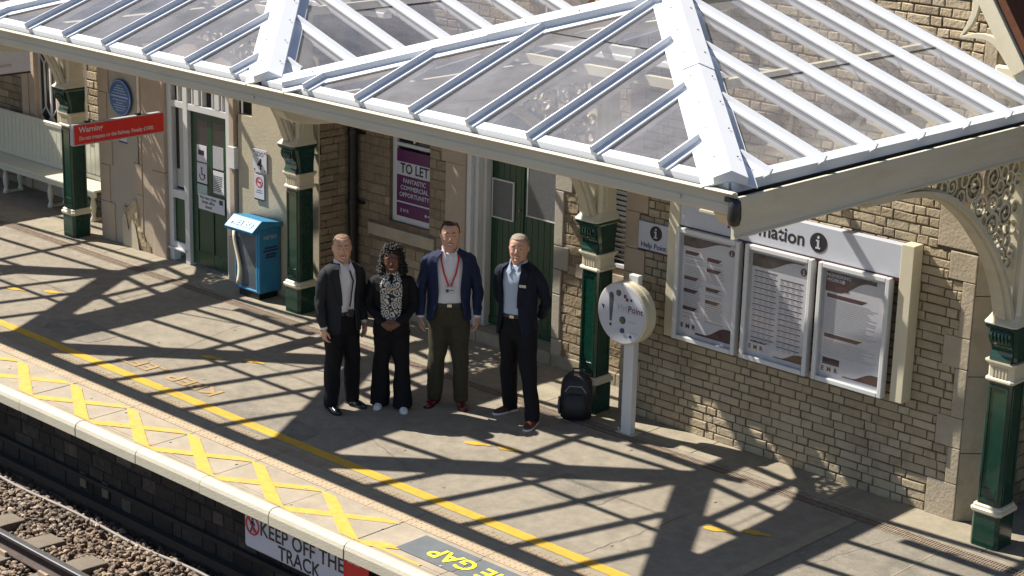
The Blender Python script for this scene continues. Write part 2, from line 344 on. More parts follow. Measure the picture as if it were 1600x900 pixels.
while x < 8:
    y_.poly([(x, -2.655 + random.uniform(-.004, .004), 0.004), (x + 0.5, -2.655, 0.004), (x + 0.5, -2.535, 0.004), (x, -2.535 + random.uniform(-.004, .004), 0.004)]); x += 0.5
struct(y_.build('platform_yellow_line', 'yellow'))
# painted crosses, one to a slab
h = MB()
def para(mb, x0, y0, x1, y1, w, z=0.0042):
    mb.poly([(x0 - w, y0, z), (x0 + w, y0, z), (x1 + w, y1, z), (x1 - w, y1, z)])
for a in edge:
    if a > 3.0: continue
    for j in range(6):
        f0, f1 = j / 6, (j + 1) / 6
        x0, x1 = a + 0.06, a + 0.89
        if a > 2.6 and x0 + (x1 - x0) * f1 > 3.22: continue
        para(h, x0 + (x1 - x0) * f0, -3.66 + 0.49 * f0, x0 + (x1 - x0) * f1, -3.66 + 0.49 * f1, 0.105 - 0.02 * f1)
        if a > 2.6 and j < 5: continue
        para(h, x1 - (x1 - x0) * f0, -3.66 + 0.49 * f0, x1 - (x1 - x0) * f1, -3.66 + 0.49 * f1, 0.125 - 0.025 * f1, 0.0062)
h.box(2.93, 3.6, -3.63, -3.60, 0.001, 0.0045)
struct(h.build('platform_cross_marking', 'yellow_worn'))
# MIND THE GAP panel (read from the other side)
h = MB()
h.poly([(3.21, -3.52, 0.0045), (3.86, -3.52, 0.0045), (3.86, -3.17, 0.0045), (3.21, -3.17, 0.0045)])
h.poly([(3.875, -3.52, 0.0045), (4.80, -3.52, 0.0045), (4.80, -3.17, 0.0045), (3.875, -3.17, 0.0045)])
h.poly([(4.815, -3.52, 0.0045), (5.75, -3.52, 0.0045), (5.75, -3.17, 0.0045), (4.815, -3.17, 0.0045)])
gp = struct(h.build('platform_gap_panel', 'gapgrey'))
text('MIND THE GAP', 0.25, (4.33, -3.345, 0.009), (-1, 0, 0), (0, -1, 0), 'yprint', gp, bold=0.004, sx=1.0)
text('KEEP LEFT', 0.26, (-1.47, -2.29, 0.006), (-1, 0, 0), (0, -1, 0), 'orange_worn', gp, bold=0.005, sx=1.38)
# footprints
def foot(mb, x, y, a, z=0.0055):
    P = []
    for k in range(28):
        t_ = 2 * pi * k / 28; u = 0.135 * cos(t_); wd = 0.043 + 0.012 * cos(t_) - (0.016 if abs(cos(t_) + 0.35) < 0.3 else 0)
        v = wd * sin(t_)
        P.append((x + u * cos(a) - v * sin(a), y + u * sin(a) + v * cos(a), z))
    mb.poly(P)
fm = MB()
for fx, fy, a in ((-5.10, -1.77, 0.3), (-4.72, -1.52, 0.3), (-1.62, -1.64, 0.3), (-1.22, -1.40, 0.3), (2.02, -1.37, 0.42), (2.33, -1.25, 0.3), (4.79, -1.31, 0.35), (5.06, -1.13, 0.3)):
    foot(fm, fx, fy, a + pi)
struct(fm.build('platform_footprint_marking', 'yellow'))
# paving strip and step beside the building
s = MB(); x = -12.0; k = 0
while x < 12:
    l = random.choice((0.62, 0.9, 0.75)); s.box(x + 0.003, x + l - 0.003, -0.09, 0.345, -0.1, 0.004 + random.uniform(0, 0.003)); x += l
struct(s.build('pavement_strip', 'strip', bevel=0.003))
s = MB(); x = -2.19
while x < 2.3:
    l = random.choice((0.9, 1.1)); l = min(l, 2.38 - x); s.box(x + 0.003, x + l - 0.003, 0.82, 1.35, -0.05, 0.13 + random.uniform(0, 0.003)); x += l
struct(s.build('doorstep', 'strip', bevel=0.008))
s = MB(); x = -9.0
while x < 12:
    s.box(x, x + 0.012, -0.30, -0.17, -0.02, 0.006); x += 0.026
s.box(-9, 12, -0.305, -0.295, -0.02, 0.007); s.box(-9, 12, -0.175, -0.165, -0.02, 0.007); s.box(-9, 12, -0.24, -0.232, -0.02, 0.0065)
struct(s.build('platform_drain_grating', 'iron_rust'))
s = MB(); s.poly([(-9, -0.3, 0.0035), (12, -0.3, 0.0035), (12, -0.17, 0.0035), (-9, -0.17, 0.0035)]); struct(s.build('platform_drain_slot', 'soil'))
rg = random.Random(12); s = MB()
for k in range(170):
    x, y = rg.uniform(-6, 6.8), rg.uniform(-3.6, -.1); r_ = rg.uniform(.006, .016)
    s.poly([(x + r_ * cos(a) * rg.uniform(.7, 1.2), y + r_ * sin(a) * rg.uniform(.7, 1.2), .0068) for a in [2 * pi * q / 9 for q in range(9)]])
struct(s.build('platform_gum_spots', 'strip'))
s = MB()
for (x0, y0, x1, y1) in ((-2.4, -.35, -1.9, -2.4), (4.35, -2.5, 4.42, -1.2), (.9, -1.9, 2.3, -2.35), (-5.0, -.9, -3.4, -1.2), (5.9, -.4, 5.6, -2.0)):
    pts = [(x0 + (x1 - x0) * q / 24 + .03 * noise.noise((q * .5, x0, 0)), y0 + (y1 - y0) * q / 24 + .03 * noise.noise((q * .5, y0, 4)), .0045) for q in range(25)]
    s.ribbon(pts, [.001 + .005 * abs(noise.noise((q * .7, x1, 2))) for q in range(25)], ZZ, .001)
struct(s.build('platform_cracks', 'gutter'))
for x0, y0, w_, h_ in ((-3.3, -2.1, .9, .5), (.2, -2.45, 1.3, .5), (3.4, -1.5, .7, .55)):
    s = MB(); P_ = []
    for q in range(32):
        a = 2 * pi * q / 32; P_.append((x0 + w_ / 2 * math.copysign(abs(cos(a)) ** .5, cos(a)) * (1 + .06 * noise.noise((q, x0, 1))), y0 + h_ / 2 * math.copysign(abs(sin(a)) ** .5, sin(a)) * (1 + .06 * noise.noise((q, x0, 5))), .0032))
    s.poly(P_); struct(s.build('platform_repair_patch', 'tarmac_patch'))
# ------------------------------------------------------------------ brick generators
def cut(a, b, holes):
    segs = [(a, b)]
    for h0, h1 in holes:
        ns = []
        for s0, s1 in segs:
            if h1 <= s0 or h0 >= s1: ns.append((s0, s1)); continue
            if h0 > s0 + 0.02: ns.append((s0, h0))
            if h1 < s1 - 0.02: ns.append((h1, s1))
        segs = ns
    return segs
def masonry(name, parent, u0, u1, z0, z1, plane, axis='x', holes=(), course=0.08, rnd=0.0, style='flemish', matname='brick', gap=0.012, proud=0.010, wavy=0.0, seed=1, top=None, mort='mortar', sd=.20, mholes=None):
    """wall leaf facing -Y (axis 'x', plane = y) or +X (axis 'y', plane = x)"""
    rg = random.Random(seed); mb = MB()
    def P(u, z, d):
        return (u, plane - d, z) if axis == 'x' else (plane + d, u, z)
    z = z0; row = 0
    while z < z1 - 0.02:
        h = min(course * (1 + rg.uniform(-rnd, rnd)), z1 - z)
        hs = [(a, b) for a, b, c, d in holes if c < z + h / 2 < d]
        if top:
            lim = top(z + h); hs = hs + [(-1e3, lim[0]), (lim[1], 1e3)]
        u = u0 - rg.uniform(0, 0.12) if style != 'flemish' else u0 - (0.17 if row % 2 else 0); i = row
        while u < u1:
            if style == 'flemish': l = (0.228 if i % 2 else 0.118) * (1 + rg.uniform(-0.05, 0.05))
            else: l = rg.uniform(0.13, 0.34)
            i += 1
            for a, b in cut(max(u, u0), min(u + l, u1), hs):
                a += gap / 2; b -= gap / 2
                if b - a < 0.015: continue
                d = proud * rg.uniform(0.5, 1.3); e = 0.006 + wavy * 0.5
                j = lambda k=1: rg.uniform(-1, 1) * (0.0015 + wavy) * k
                zz0, zz1 = z + gap / 2, z + h - gap / 2
                if style != 'flemish': zz0 += rg.uniform(0, wavy); zz1 -= rg.uniform(0, wavy)
                n = len(mb.v)
                o = [(a + j(), zz0 + j()), (b + j(), zz0 + j()), (b + j(), zz1 + j()), (a + j(), zz1 + j())]
                mb.v += [P(x_, y_, -0.01) for x_, y_ in o]
                mb.v += [P(x_, y_, d * 0.55) for x_, y_ in o]
                cx, cz = (a + b) / 2, (zz0 + zz1) / 2
                mb.v += [P(x_ + (e if x_ < cx else -e), y_ + (e if y_ < cz else -e), d + j(0.6)) for x_, y_ in o]
                t_ = min(1, max(0, rg.gauss(0.5, sd)))
                for r in (0, 4):
                    for k in range(4):
                        mb.face([n + r + k, n + r + (k + 1) % 4, n + r + 4 + (k + 1) % 4, n + r + 4 + k], t_)
                mb.face([n + 8, n + 9, n + 10, n + 11], t_)
            u += l
        z += h; row += 1
    o = mb.build(name, matname, parent, tone=True)
    # mortar backing
    if mholes is not None: holes = mholes
    b = MB()
    zs = sorted(set([z0, z1] + [v for hh in holes for v in hh[2:4] if z0 < v < z1]))
    if top: zs = sorted(set(zs + [z0 + (z1 - z0) * k / 24 for k in range(25)]))
    for za, zb in zip(zs, zs[1:]):
        zm = (za + zb) / 2
        hs = [(a, b2) for a, b2, c, d in holes if c < zm < d]
        if top: lim = top(zm); hs = hs + [(-1e3, lim[0]), (lim[1], 1e3)]
        for a, b2 in cut(u0, u1, hs):
            if axis == 'x': b.box(a, b2, plane, plane + 0.25, za, zb)
            else: b.box(plane - 0.25, plane, a, b2, za, zb)
    b.build('mortar_bed', mort, o)
    return o
# platform wall under the coping
def sepwall():
    r = empty('platform_wall', (0, 0, 0)); tag(r, 'near-black brick retaining wall under the white platform edge', 'wall')
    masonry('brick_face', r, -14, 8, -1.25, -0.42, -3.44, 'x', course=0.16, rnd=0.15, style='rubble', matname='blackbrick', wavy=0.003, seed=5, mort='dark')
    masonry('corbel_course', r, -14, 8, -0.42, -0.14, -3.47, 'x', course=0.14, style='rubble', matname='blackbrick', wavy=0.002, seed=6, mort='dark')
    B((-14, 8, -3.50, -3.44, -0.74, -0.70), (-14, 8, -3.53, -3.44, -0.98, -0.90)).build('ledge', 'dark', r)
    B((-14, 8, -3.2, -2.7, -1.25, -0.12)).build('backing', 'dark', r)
sepwall()
# ballast, sleepers, rail
rg = random.Random(3); st = MB()
ico = []
ph = (1 + 5 ** 0.5) / 2
for a, b in ((1, ph), (-1, ph), (1, -ph), (-1, -ph)): ico += [(0, a, b)]
IV = [(-1, ph, 0), (1, ph, 0), (-1, -ph, 0), (1, -ph, 0), (0, -1, ph), (0, 1, ph), (0, -1, -ph), (0, 1, -ph), (ph, 0, -1), (ph, 0, 1), (-ph, 0, -1), (-ph, 0, 1)]
IF = [(0, 11, 5), (0, 5, 1), (0, 1, 7), (0, 7, 10), (0, 10, 11), (1, 5, 9), (5, 11, 4), (11, 10, 2), (10, 7, 6), (7, 1, 8), (3, 9, 4), (3, 4, 2), (3, 2, 6), (3, 6, 8), (3, 8, 9), (4, 9, 5), (2, 4, 11), (6, 2, 10), (8, 6, 7), (9, 8, 1)]
SLP = [-7.02 + 0.68 * k for k in range(16)]
def onsl(x, y): return any(abs(x - s_) < 0.13 for s_ in SLP) and y < -4.02
for k in range(13500):
    x = rg.uniform(-5.5, 2.6); y = rg.uniform(-6.6, -3.42)
    if y < -5.2 and x > -0.2: continue
    lvl = -1.098 + 0.03 * noise.noise((x * 1.3, y * 1.3, 0))
    if onsl(x, y) and rg.random() < 0.72: continue
    if abs(y + 4.56) < 0.05: continue
    s_ = rg.uniform(0.016, 0.036)
    z = lvl + rg.uniform(-0.02, 0.02) - (0.035 if y > -3.6 else 0)
    sc3 = (s_ * rg.uniform(.7, 1.3), s_ * rg.uniform(.6, 1.0), s_ * rg.uniform(.45, .9))
    rm = Matrix.Rotation(rg.uniform(0, 6.28), 3, 'Z') @ Matrix.Rotation(rg.uniform(-.7, .7), 3, 'X')
    n = len(st.v); t_ = min(1, max(0, rg.gauss(.52, .22)))
    for v in IV:
        q_ = rm @ Vector([v[i] * sc3[i] * 0.62 * rg.uniform(.78, 1.22) for i in range(3)]); st.v.append((x + q_.x, y + q_.y, z + q_.z))
    for f in IF: st.face([n + i for i in f], t_)
o = st.build('track_ballast', 'ballast', tone=True, recalc=False); o['kind'] = 'stuff'
o = B((-40, 20, -9, -3.4, -1.2, -1.135)).build('track_bed', 'ballast', tone=True); struct(o)
sl0 = None
for i, xs in enumerate(SLP):
    if i == 0:
        sm = MB()
        R = []
        for y, hw, zt in ((-6.6, .12, -1.065), (-4.9, .12, -1.065), (-4.25, .13, -1.055), (-4.04, .125, -1.07), (-4.02, .115, -1.10)):
            R.append([(-hw - .02, y, -1.25), (-hw, y, zt), (hw, y, zt), (hw + .02, y, -1.25)])
        sm.rings(R); sl0 = sm.build('sleeper', 'concrete', bevel=0.008)
        sl = sl0
    else:
        sl = sl0.copy(); COL.objects.link(sl)
    sl.location = (xs, 0, 0)
    tag(sl, 'grey concrete sleeper laid across the ballast under the rail', 'sleeper', 'sleepers under the rail')
    if i == 0:
        cb = MB(); cb.box(-.07, .07, -4.50, -4.46, -1.06, -1.02); cb.tube([(-.06, -4.47, -1.0), (-.02, -4.42, -0.995), (.02, -4.47, -1.0), (.06, -4.42, -1.0)], 0.009, 6); cb.box(-.07, .07, -4.66, -4.63, -1.06, -1.02)
        cl = cb.build('rail_clip', 'iron_rust', sl)
    else:
        c2 = cl.copy(); COL.objects.link(c2); c2.parent = sl
r = empty('rail', (0, -4.56, -1.05)); tag(r, 'steel running rail with a shiny worn top beside the platform', 'rail')
m1 = MB(); m1.rings([[(xx, y, z) for y, z in ((-.07, 0), (.07, 0), (.07, .012), (.012, .03), (.009, .105), (.034, .12), (.036, .148), (-.036, .148), (-.034, .12), (-.009, .105), (-.012, .03), (-.07, .012))] for xx in (-30, 14)])
m1.build('rail_web', 'railside', r)
m1 = MB(); m1.rings([[(xx, y, z) for y, z in ((-.034, .149), (.034, .149), (.027, .157), (-.027, .157))] for xx in (-30, 14)]); m1.build('rail_head', 'steel', r)
pts = []
for k in range(120):
    x = -9 + k * 0.11; pts.append((x, -3.60 + 0.07 * noise.noise((x * 0.7, 1, 0)) + (0.10 if False else 0), -1.075 + 0.02 * noise.noise((x, 5, 0))))
tag(MB().tube(pts, 0.016, 8).build('cable', 'cable', smooth=True), 'grey lineside cable lying on the ballast along the wall foot', 'cable')
for (x, zc, lab) in ((-1.31, -0.77, 'small grey plate on the dark wall, left of the pair'), (-0.94, -0.77, 'small grey plate on the dark wall, right of the pair')):
    r = tag(B((x - .05, x + .05, -3.475, -3.455, zc - .075, zc + .075)).build('wall_plate', 'concrete', bevel=0.004), lab, 'plate', 'plates on the platform wall')
# keep off the track sign
r = empty('track_sign', (1.37, -3.60, -0.49)); tag(r, 'white prohibition board with black lettering under the platform edge', 'sign')
def rbox(mb, x0, x1, z0, z1, y0, y1, rad=0.03, n=5):
    P = []
    for cx, cz, a0 in ((x1 - rad, z1 - rad, 0), (x0 + rad, z1 - rad, pi / 2), (x0 + rad, z0 + rad, pi), (x1 - rad, z0 + rad, 3 * pi / 2)):
        for k in range(n): P.append((cx + rad * cos(a0 + k * pi / 2 / (n - 1)), cz + rad * sin(a0 + k * pi / 2 / (n - 1))))
    return mb.rings([[(x, y, z) for x, z in P] for y in (y1, y0)])
o = rbox(MB(), 0, 1.62, -0.065, 0.39, 0, 0.02).build('panel', 'ink', r)
o = rbox(MB(), 0.012, 1.608, -0.053, 0.378, -0.004, -0.001).build('face', 'signwhite', r)
o = B((1.31, 1.62, -0.008, -0.004, -0.065, 0.39)).build('red_panel', 'redsign', r)
for tx, s_, z, xx in (('KEEP OFF THE', 0.19, 0.165, 0.765), ('TRACK', 0.185, 0.015, 0.735)): text(tx, s_, (xx, -0.006, z), XX, ZZ, 'ink', r, bold=0.003, sx=0.92)
text('Do not', 0.05, (1.44, -0.012, 0.25), XX, ZZ, 'white', r, bold=0.001)
ring = [(0.115 + 0.085 * cos(2 * pi * k / 32), -0.008, 0.165 + 0.085 * sin(2 * pi * k / 32)) for k in range(33)]
f = MB(); f.ribbon(ring, 0.018, YY, 0.003); f.ribbon([(0.06, -0.010, 0.225), (0.17, -0.010, 0.105)], 0.016, YY, 0.003); f.build('prohibition_ring', 'redink', r)
f = MB(); f.lathe([(0.015, -0.001), (0.015, 0.001)], (0.118, -0.007, 0.295), 12, 'y')
f.ribbon([(0.115, -0.007, 0.275), (0.112, -0.007, 0.22)], 0.03, YY, 0.002); f.ribbon([(0.108, -0.007, 0.22), (0.09, -0.007, 0.17)], 0.016, YY, 0.002); f.ribbon([(0.118, -0.007, 0.22), (0.14, -0.007, 0.175)], 0.016, YY, 0.002)
f.ribbon([(0.115, -0.007, 0.27), (0.085, -0.007, 0.235)], 0.011, YY, 0.002); f.ribbon([(0.118, -0.007, 0.27), (0.148, -0.007, 0.24)], 0.011, YY, 0.002); f.v = [(a_, b_, c_ - .07) for a_, b_, c_ in f.v]; f.build('walking_figure', 'ink', r)
# ================================================================== STATION BUILDING
bld = tag(empty('station_building', (0, 0, 0)), 'old buff brick station building with stone quoins, green doors and steep gables', 'building')
GY, RY, DY = 0.33, 0.85, 1.06
GXL, GXR = 2.28, 6.06
def gtop(cx, half, ze, slope):
    def f(z):
        if z <= ze: return (cx - 50, cx + 50)
        h = max(0.0, half - (z - ze) / slope); return (cx - h, cx + h)
    return f
S56 = 1.48
# right-hand gable (information boards hang on it)
hq = [(5.80, 6.2, 0.65, 0.92), (5.76, 6.2, 0.0, 0.33), (5.79, 6.2, 2.10, 2.34), (5.66, 6.2, 2.36, 2.78), (5.80, 6.2, 1.35, 1.62), (5.93, 6.2, -1, 9),
      (2.2, 2.45, -1, 9), (2.2, 2.52, 0.9, 1.15), (2.2, 2.53, 1.42, 1.66), (2.2, 2.55, 2.02, 2.6), (2.2, 2.53, 0.3, 0.55)]
masonry('gable_wall', bld, GXL, GXR, 0.0, 7.1, GY, 'x', holes=hq, seed=11, top=gtop(4.17, 2.0, 4.2, S56), rnd=0.06, wavy=0.0025, sd=.16, mholes=[])
def stones(lst, y0, y1, matname='ashlar', nm='quoin', dx=0.0):
    for a, b, z0, z1 in lst:
        o = B((a + .002, b - .002, y0, y1, z0 + .002, z1 - .002)).build(nm, matname, bld, bevel=0.007)
stones([(5.80, 6.052, 0.65, 0.92), (5.76, 6.052, 0.0, 0.33), (5.79, 6.052, 2.10, 2.34), (5.66, 6.052, 2.36, 2.78), (5.80, 6.052, 1.35, 1.62),
        (5.93, 6.052, 0.33, 0.65), (5.93, 6.052, 0.92, 1.35), (5.93, 6.052, 1.62, 2.10), (5.93, 6.052, 2.78, 3.4), (5.93, 6.052, 3.4, 4.2)], GY - 0.022, GY + 0.3)
stones([(2.28, 2.45, 0, 0.3), (2.28, 2.53, 0.3, 0.55), (2.28, 2.45, .55, .9), (2.28, 2.52, 0.9, 1.15), (2.28, 2.45, 1.15, 1.42), (2.28, 2.53, 1.42, 1.66), (2.28, 2.45, 1.66, 2.02), (2.28, 2.55, 2.02, 2.6), (2.28, 2.45, 2.6, 3.9)], GY - 0.018, GY + 0.5, 'ashlar_pink')
# chamfered corner
mb = MB()
for z0, z1 in ((0, .62), (.62, 1.3), (1.3, 2.0), (2.0, 2.75), (2.75, 3.6), (3.6, 4.2)):
    mb.rings([[(6.054, GY - .02, z), (6.24, GY + .17, z), (6.24, GY + .5, z), (6.054, GY + .5, z)] for z in (z0 + .003, z1 - .003)])
mb.build('chamfer_quoin', 'ashlar', bld, bevel=0.006)
masonry('return_wall', bld, GY + .5, 1.4, 0, 3.9, 6.23, 'y', style='rubble', course=0.11, rnd=.2, matname='rubble', wavy=.003, seed=41)
masonry('recess_wall', bld, 6.24, 12, 0, 5.2, 1.4, 'x', style='rubble', course=0.11, rnd=.2, matname='rubble', wavy=.003, seed=42)
# the recess between the gables
hr = [(-1.60, -0.96, 1.07, 2.75), (-1.93, -0.86, 0.86, 1.0), (-0.70, 1.01, -1, 2.9), (1.30, 2.0, 1.18, 2.75), (1.22, 2.2, 1.02, 1.17), (-0.8, 0.97, 2.05, 2.4), (0.9, 1.12, 1.9, 2.1), (0.9, 1.09, 1.07, 1.28)]
masonry('recess_wall', bld, -2.2, 2.3, 0.0, 5.2, RY, 'x', holes=hr, style='rubble', course=0.105, rnd=0.25, matname='rubble', wavy=0.005, seed=21, mort='mortar_light', proud=.006, sd=.14, gap=.009, mholes=[(-1.60, -0.96, 1.07, 2.75), (-0.70, 0.97, -1, 2.9), (1.30, 2.26, 1.18, 2.75)])
masonry('return_wall', bld, GY + .02, RY, 0.0, 4.2, -2.2, 'y', holes=[], seed=22, rnd=0.06, wavy=0.002, matname='rubble', style='rubble', course=.085, mort='mortar_light', proud=.004, sd=.12, gap=.007)
B((GXL, GXL + .3, GY + .3, 1.3, 0, 4.2)).build('return_wall', 'ashlar', bld)
def frame(mb, x0, x1, z0, z1, y, w, d=0.05):
    mb.box(x0, x0 + w, y, y + d, z0, z1); mb.box(x1 - w, x1, y, y + d, z0, z1); mb.box(x0 + w, x1 - w, y + .001, y + d, z0, z0 + w); mb.box(x0 + w, x1 - w, y + .001, y + d, z1 - w, z1)
def window(x0, x1, z0, z1, y, label, bars=(), sill=None, pm='pane', w=0.055, blinds=False):
    f = MB(); frame(f, x0, x1, z0, z1, y, w)
    for bz in bars: f.box(x0 + w, x1 - w, y + .004, y + .05, bz - .02, bz + .02)
    o = f.build('window', 'white', bld, bevel=0.004); o['label'] = label
    B((x0 + w, x1 - w, y + .03, y + .045, z0 + w, z1 - w)).build('pane', pm, o)
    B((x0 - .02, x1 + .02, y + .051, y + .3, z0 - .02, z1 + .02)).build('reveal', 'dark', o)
    return o
wn = window(-1.60, -0.90, 1.07, 2.75, RY + .045, 'white sash window partly covered by the purple letting board', bars=(1.95,), w=.07)
B((-1.28, -1.25, RY + .05, RY + .07, 1.99, 2.7)).build('glazing_bar', 'white', wn)
B((-1.93, -0.86, RY - .03, RY + .2, 0.86, 0.998)).build('stone_sill', 'ashlar', bld, bevel=0.008)
wb = window(1.30, 2.27, 1.18, 2.75, RY + .10, 'window with pale blinds behind the green column', pm='pane')
bm_ = MB()
for k in range(28):
    z = 1.27 + k * 0.052; bm_.poly([(1.36, RY + .125, z), (2.2, RY + .125, z), (2.2, RY + .105, z + .024 if k < 8 else z + .042), (1.36, RY + .105, z + .024 if k < 8 else z + .042)])
bm_.build('blind', 'blind', wb)
B((1.22, 2.28, RY - .03, RY + .2, 1.02, 1.165)).build('stone_sill', 'ashlar', bld, bevel=0.008)
# letting board on the window
r = empty('letting_board', (-1.515, RY + .042, 1.145)); tag(r, 'purple and white TO LET board fixed on the sash window', 'notice')
B((0, .555, -.012, 0, 0, .755)).build('panel', 'purple', r)
B((0, .555, -.015, -.0125, .47, .62)).build('white_band', 'signwhite', r); B((0, .555, -.015, -.0125, .155, .172)).build('white_line', 'signwhite', r)
text('TO LET', 0.155, (.285, -.017, .545), XX, ZZ, 'ink', r, bold=0.003, sx=0.88)
for tx, z in (('FANTASTIC', .41), ('COMMERCIAL', .33), ('OPPORTUNITY', .25)): text(tx, 0.070, (.285, -.016, z), XX, ZZ, 'signwhite', r, bold=0.0012)
text('E M R', 0.055, (.13, -.016, .07), XX, ZZ, 'signwhite', r, bold=0.001); f = MB().lathe([(.016, 0), (.016, .002)], (.47, -.014, .07), 14, 'y').build('emblem', 'signwhite', r)
B((.50, .56, -.015, -.0125, .062, .078)).build('emblem_text', 'signwhite', r)
# green door of the recess
st2 = MB(); st2.box(-0.70, -0.40, RY - .02, RY + .3, 0.13, 1.9); st2.box(-0.76, -0.40, RY - .024, RY + .3, 1.9, 2.42); st2.box(-0.70, -.40, RY - .02, RY + .3, 2.42, 2.9)
st2.build('door_jamb', 'ashlar_pink', bld, bevel=0.01)
st2 = MB(); st2.box(-0.40, -0.33, RY + .0, RY + .3, 0.13, 2.9); st2.box(-0.33, -0.27, RY + .05, RY + .3, 0.13, 2.9); st2.box(-0.27, -0.22, RY + .12, RY + .3, 0.13, 2.9); st2.build('door_frame', 'white', bld, bevel=0.008)
st2 = MB()
for a, b, z0, z1 in ((.90, 1.04, .0, .3), (.90, 1.01, .3, .78), (.90, 1.10, 1.05, 1.3), (.90, 1.01, .78, 1.05), (.90, 1.02, 1.3, 1.88), (.90, 1.13, 1.88, 2.12), (.90, 1.02, 2.12, 2.9)): st2.box(a, b, RY - .02, RY + .3, z0 + .003, z1 - .003)
st2.build('door_jamb', 'render_grey', bld, bevel=0.008)
d = MB()
for k in range(14):
    a = -.22 + k * .0864; d.box(a + .0015, a + .0850, DY, DY + .04, .16, 2.9)
d.box(-.22, .99, DY + .012, DY + .05, .15, 2.9); d.box(-.22, .99, DY - .012, DY + .01, .15, .24); d.box(.25, .262, DY - .014, DY + .01, .15, 2.9)
dr = d.build('door', 'greendoor', bld, bevel=0.003); dr['label'] = 'boarded green double door with grey glazed panels'
f = MB(); frame(f, -.20, .12, 1.35, 1.78, DY - .022, .014, .02); frame(f, .31, .80, 1.45, 2.35, DY - .022, .014, .02); f.build('pane_frame', 'white', dr)
B((-.186, .106, DY - .018, DY, 1.364, 1.766), (.324, .786, DY - .018, DY, 1.464, 2.336)).build('pane', 'meshpane', dr)
k_ = MB(); k_.lathe([(.012, -.02), (.012, .03), (.028, .035), (.032, .05), (.026, .066), (.008, .07)], (.22, DY, 1.07), 16, 'y'); k_.lathe([(.012, 0), (.012, .012)], (.20, DY - .012, 1.49), 12, 'y'); k_.build('knob', mat('brass', (.5, .38, .15), .3, metal=1.0), dr, smooth=True)
# left-hand gable: rendered ticket-office front
LX0, LX1 = -6.42, -2.2
masonry('gable_wall', bld, LX0, LX1, 2.9, 7.4, GY, 'x', seed=31, top=gtop(-4.3, 2.2, 4.2, S56), rnd=0.05, wavy=0.0015, holes=[(-5.0, -3.72, 2.0, 3.1)])
rd = MB(); rd.box(-6.22, -5.60, GY, GY + .3, 0, 2.9); rd.build('rendered_wall', 'render_grey', bld)
rd = MB(); rd.box(-3.36, -2.2, GY, GY + .3, 0, 2.9); rd.box(-3.62, -3.36, GY, GY + .3, 0, 2.03); rd.build('rendered_wall', 'render', bld)
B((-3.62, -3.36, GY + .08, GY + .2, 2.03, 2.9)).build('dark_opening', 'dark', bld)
mb = MB()
for i, (a, b, z0, z1) in enumerate(((-6.40, -6.22, 1.42, 1.9), (-6.40, -6.13, .98, 1.3), (-6.40, -6.2, .5, .98), (-6.40, -6.11, .0, .5), (-6.40, -6.22, 1.3, 1.42), (-6.4, -6.17, 1.9, 2.2), (-6.4, -6.1, 2.2, 2.9))):
    mb.box(a, b, GY - .018, GY + .4, z0 + .002, z1 - .002)
mb.build('quoin', 'ashlar_pink', bld, bevel=0.008)
mb = MB(); mb.box(-5.62, -5.5, GY - .02, GY + .3, .0, .72); mb.box(-5.68, -5.5, GY - .02, GY + .3, .72, 1.1); mb.box(-5.55, -5.5, GY - .02, GY + .3, 1.1, 2.9); mb.box(-5.5, -5.28, GY - .012, GY + .3, 0, 2.9); mb.box(-5.28, -5.02, GY - .03, GY + .3, .0, 1.08); mb.box(-5.28, -5.02, GY - .03, GY + .3, 1.083, 2.9)
mb.build('door_jamb', 'ashlar_pink', bld, bevel=0.01)
# damaged plaster at the wall foot
P = [(-5.93, .40), (-5.91, .54), (-5.84, .50), (-5.78, .55), (-5.72, .61), (-5.63, .63), (-5.58, .52), (-5.56, .32), (-5.50, .24), (-5.46, .14), (-5.38, .12), (-5.35, .0), (-5.5, .0), (-5.6, .05), (-5.75, .1), (-5.86, .25)]
mb = MB()
c_ = (-5.68, GY - .038, .26)
ringo = [(x + random.uniform(-.01, .01), GY - .021, z + random.uniform(-.01, .01)) for x, z in P]
ringi = [(c_[0] + (x - c_[0]) * .75, GY - .034 + random.uniform(-.006, .006), c_[2] + (z - c_[2]) * .75) for x, y, z in ringo]
n = len(mb.v); mb.v += ringo + ringi + [c_]; k = len(P)
for i in range(k): mb.face([n + i, n + (i + 1) % k, n + k + (i + 1) % k, n + k + i]); mb.face([n + k + i, n + k + (i + 1) % k, n + 2 * k])
mb.build('crumbling_patch', 'render_bad', bld)
P2 = [(-5.90, .0), (-5.915, .34), (-5.88, .44), (-5.83, .42), (-5.78, .22), (-5.70, .38), (-5.64, .31), (-5.60, .16), (-5.565, .0)]
mb = MB(); mb.poly([(x, GY - .046, z) for x, z in P2]); mb.build('bare_plaster', 'render', bld)
# white timber screen with door
sc_ = MB(); Y0, Y1 = GY + .02, GY + .12
for a, b in ((-5.02, -4.93), (-4.70, -4.61), (-3.88, -3.81), (-3.765, -3.70)): sc_.box(a, b, Y0, Y1, 0, 2.9)
for z0, z1 in ((1.92, 2.0), (2.20, 2.26), (2.5, 2.56)): sc_.box(-5.02, -3.70, Y0 + .004, Y1, z0, z1)
sc_.box(-4.93, -4.70, Y0 + .003, Y1, 0.17, .25); sc_.box(-4.93, -4.70, Y0 + .003, Y1, .80, .90); sc_.box(-3.81, -3.765, Y0 + .003, Y1, .1, .90)
for a in (-4.80, -4.52, -4.33, -4.13, -3.95): sc_.box(a - .012, a + .012, Y0 + .006, Y1, 2.0, 2.9)
for a in (-4.43, -4.04): sc_.box(a - .045, a + .045, Y0 + .002, Y1, 2.0, 2.9)
sc_.box(-5.06, -4.66, Y0 - .03, Y1, .15, .175)
scr = sc_.build('door_screen', 'white', bld, bevel=0.005)
B((-4.95, -3.70, Y1 - .03, Y1 - .01, .9, 2.8)).build('pane', 'pane', scr)
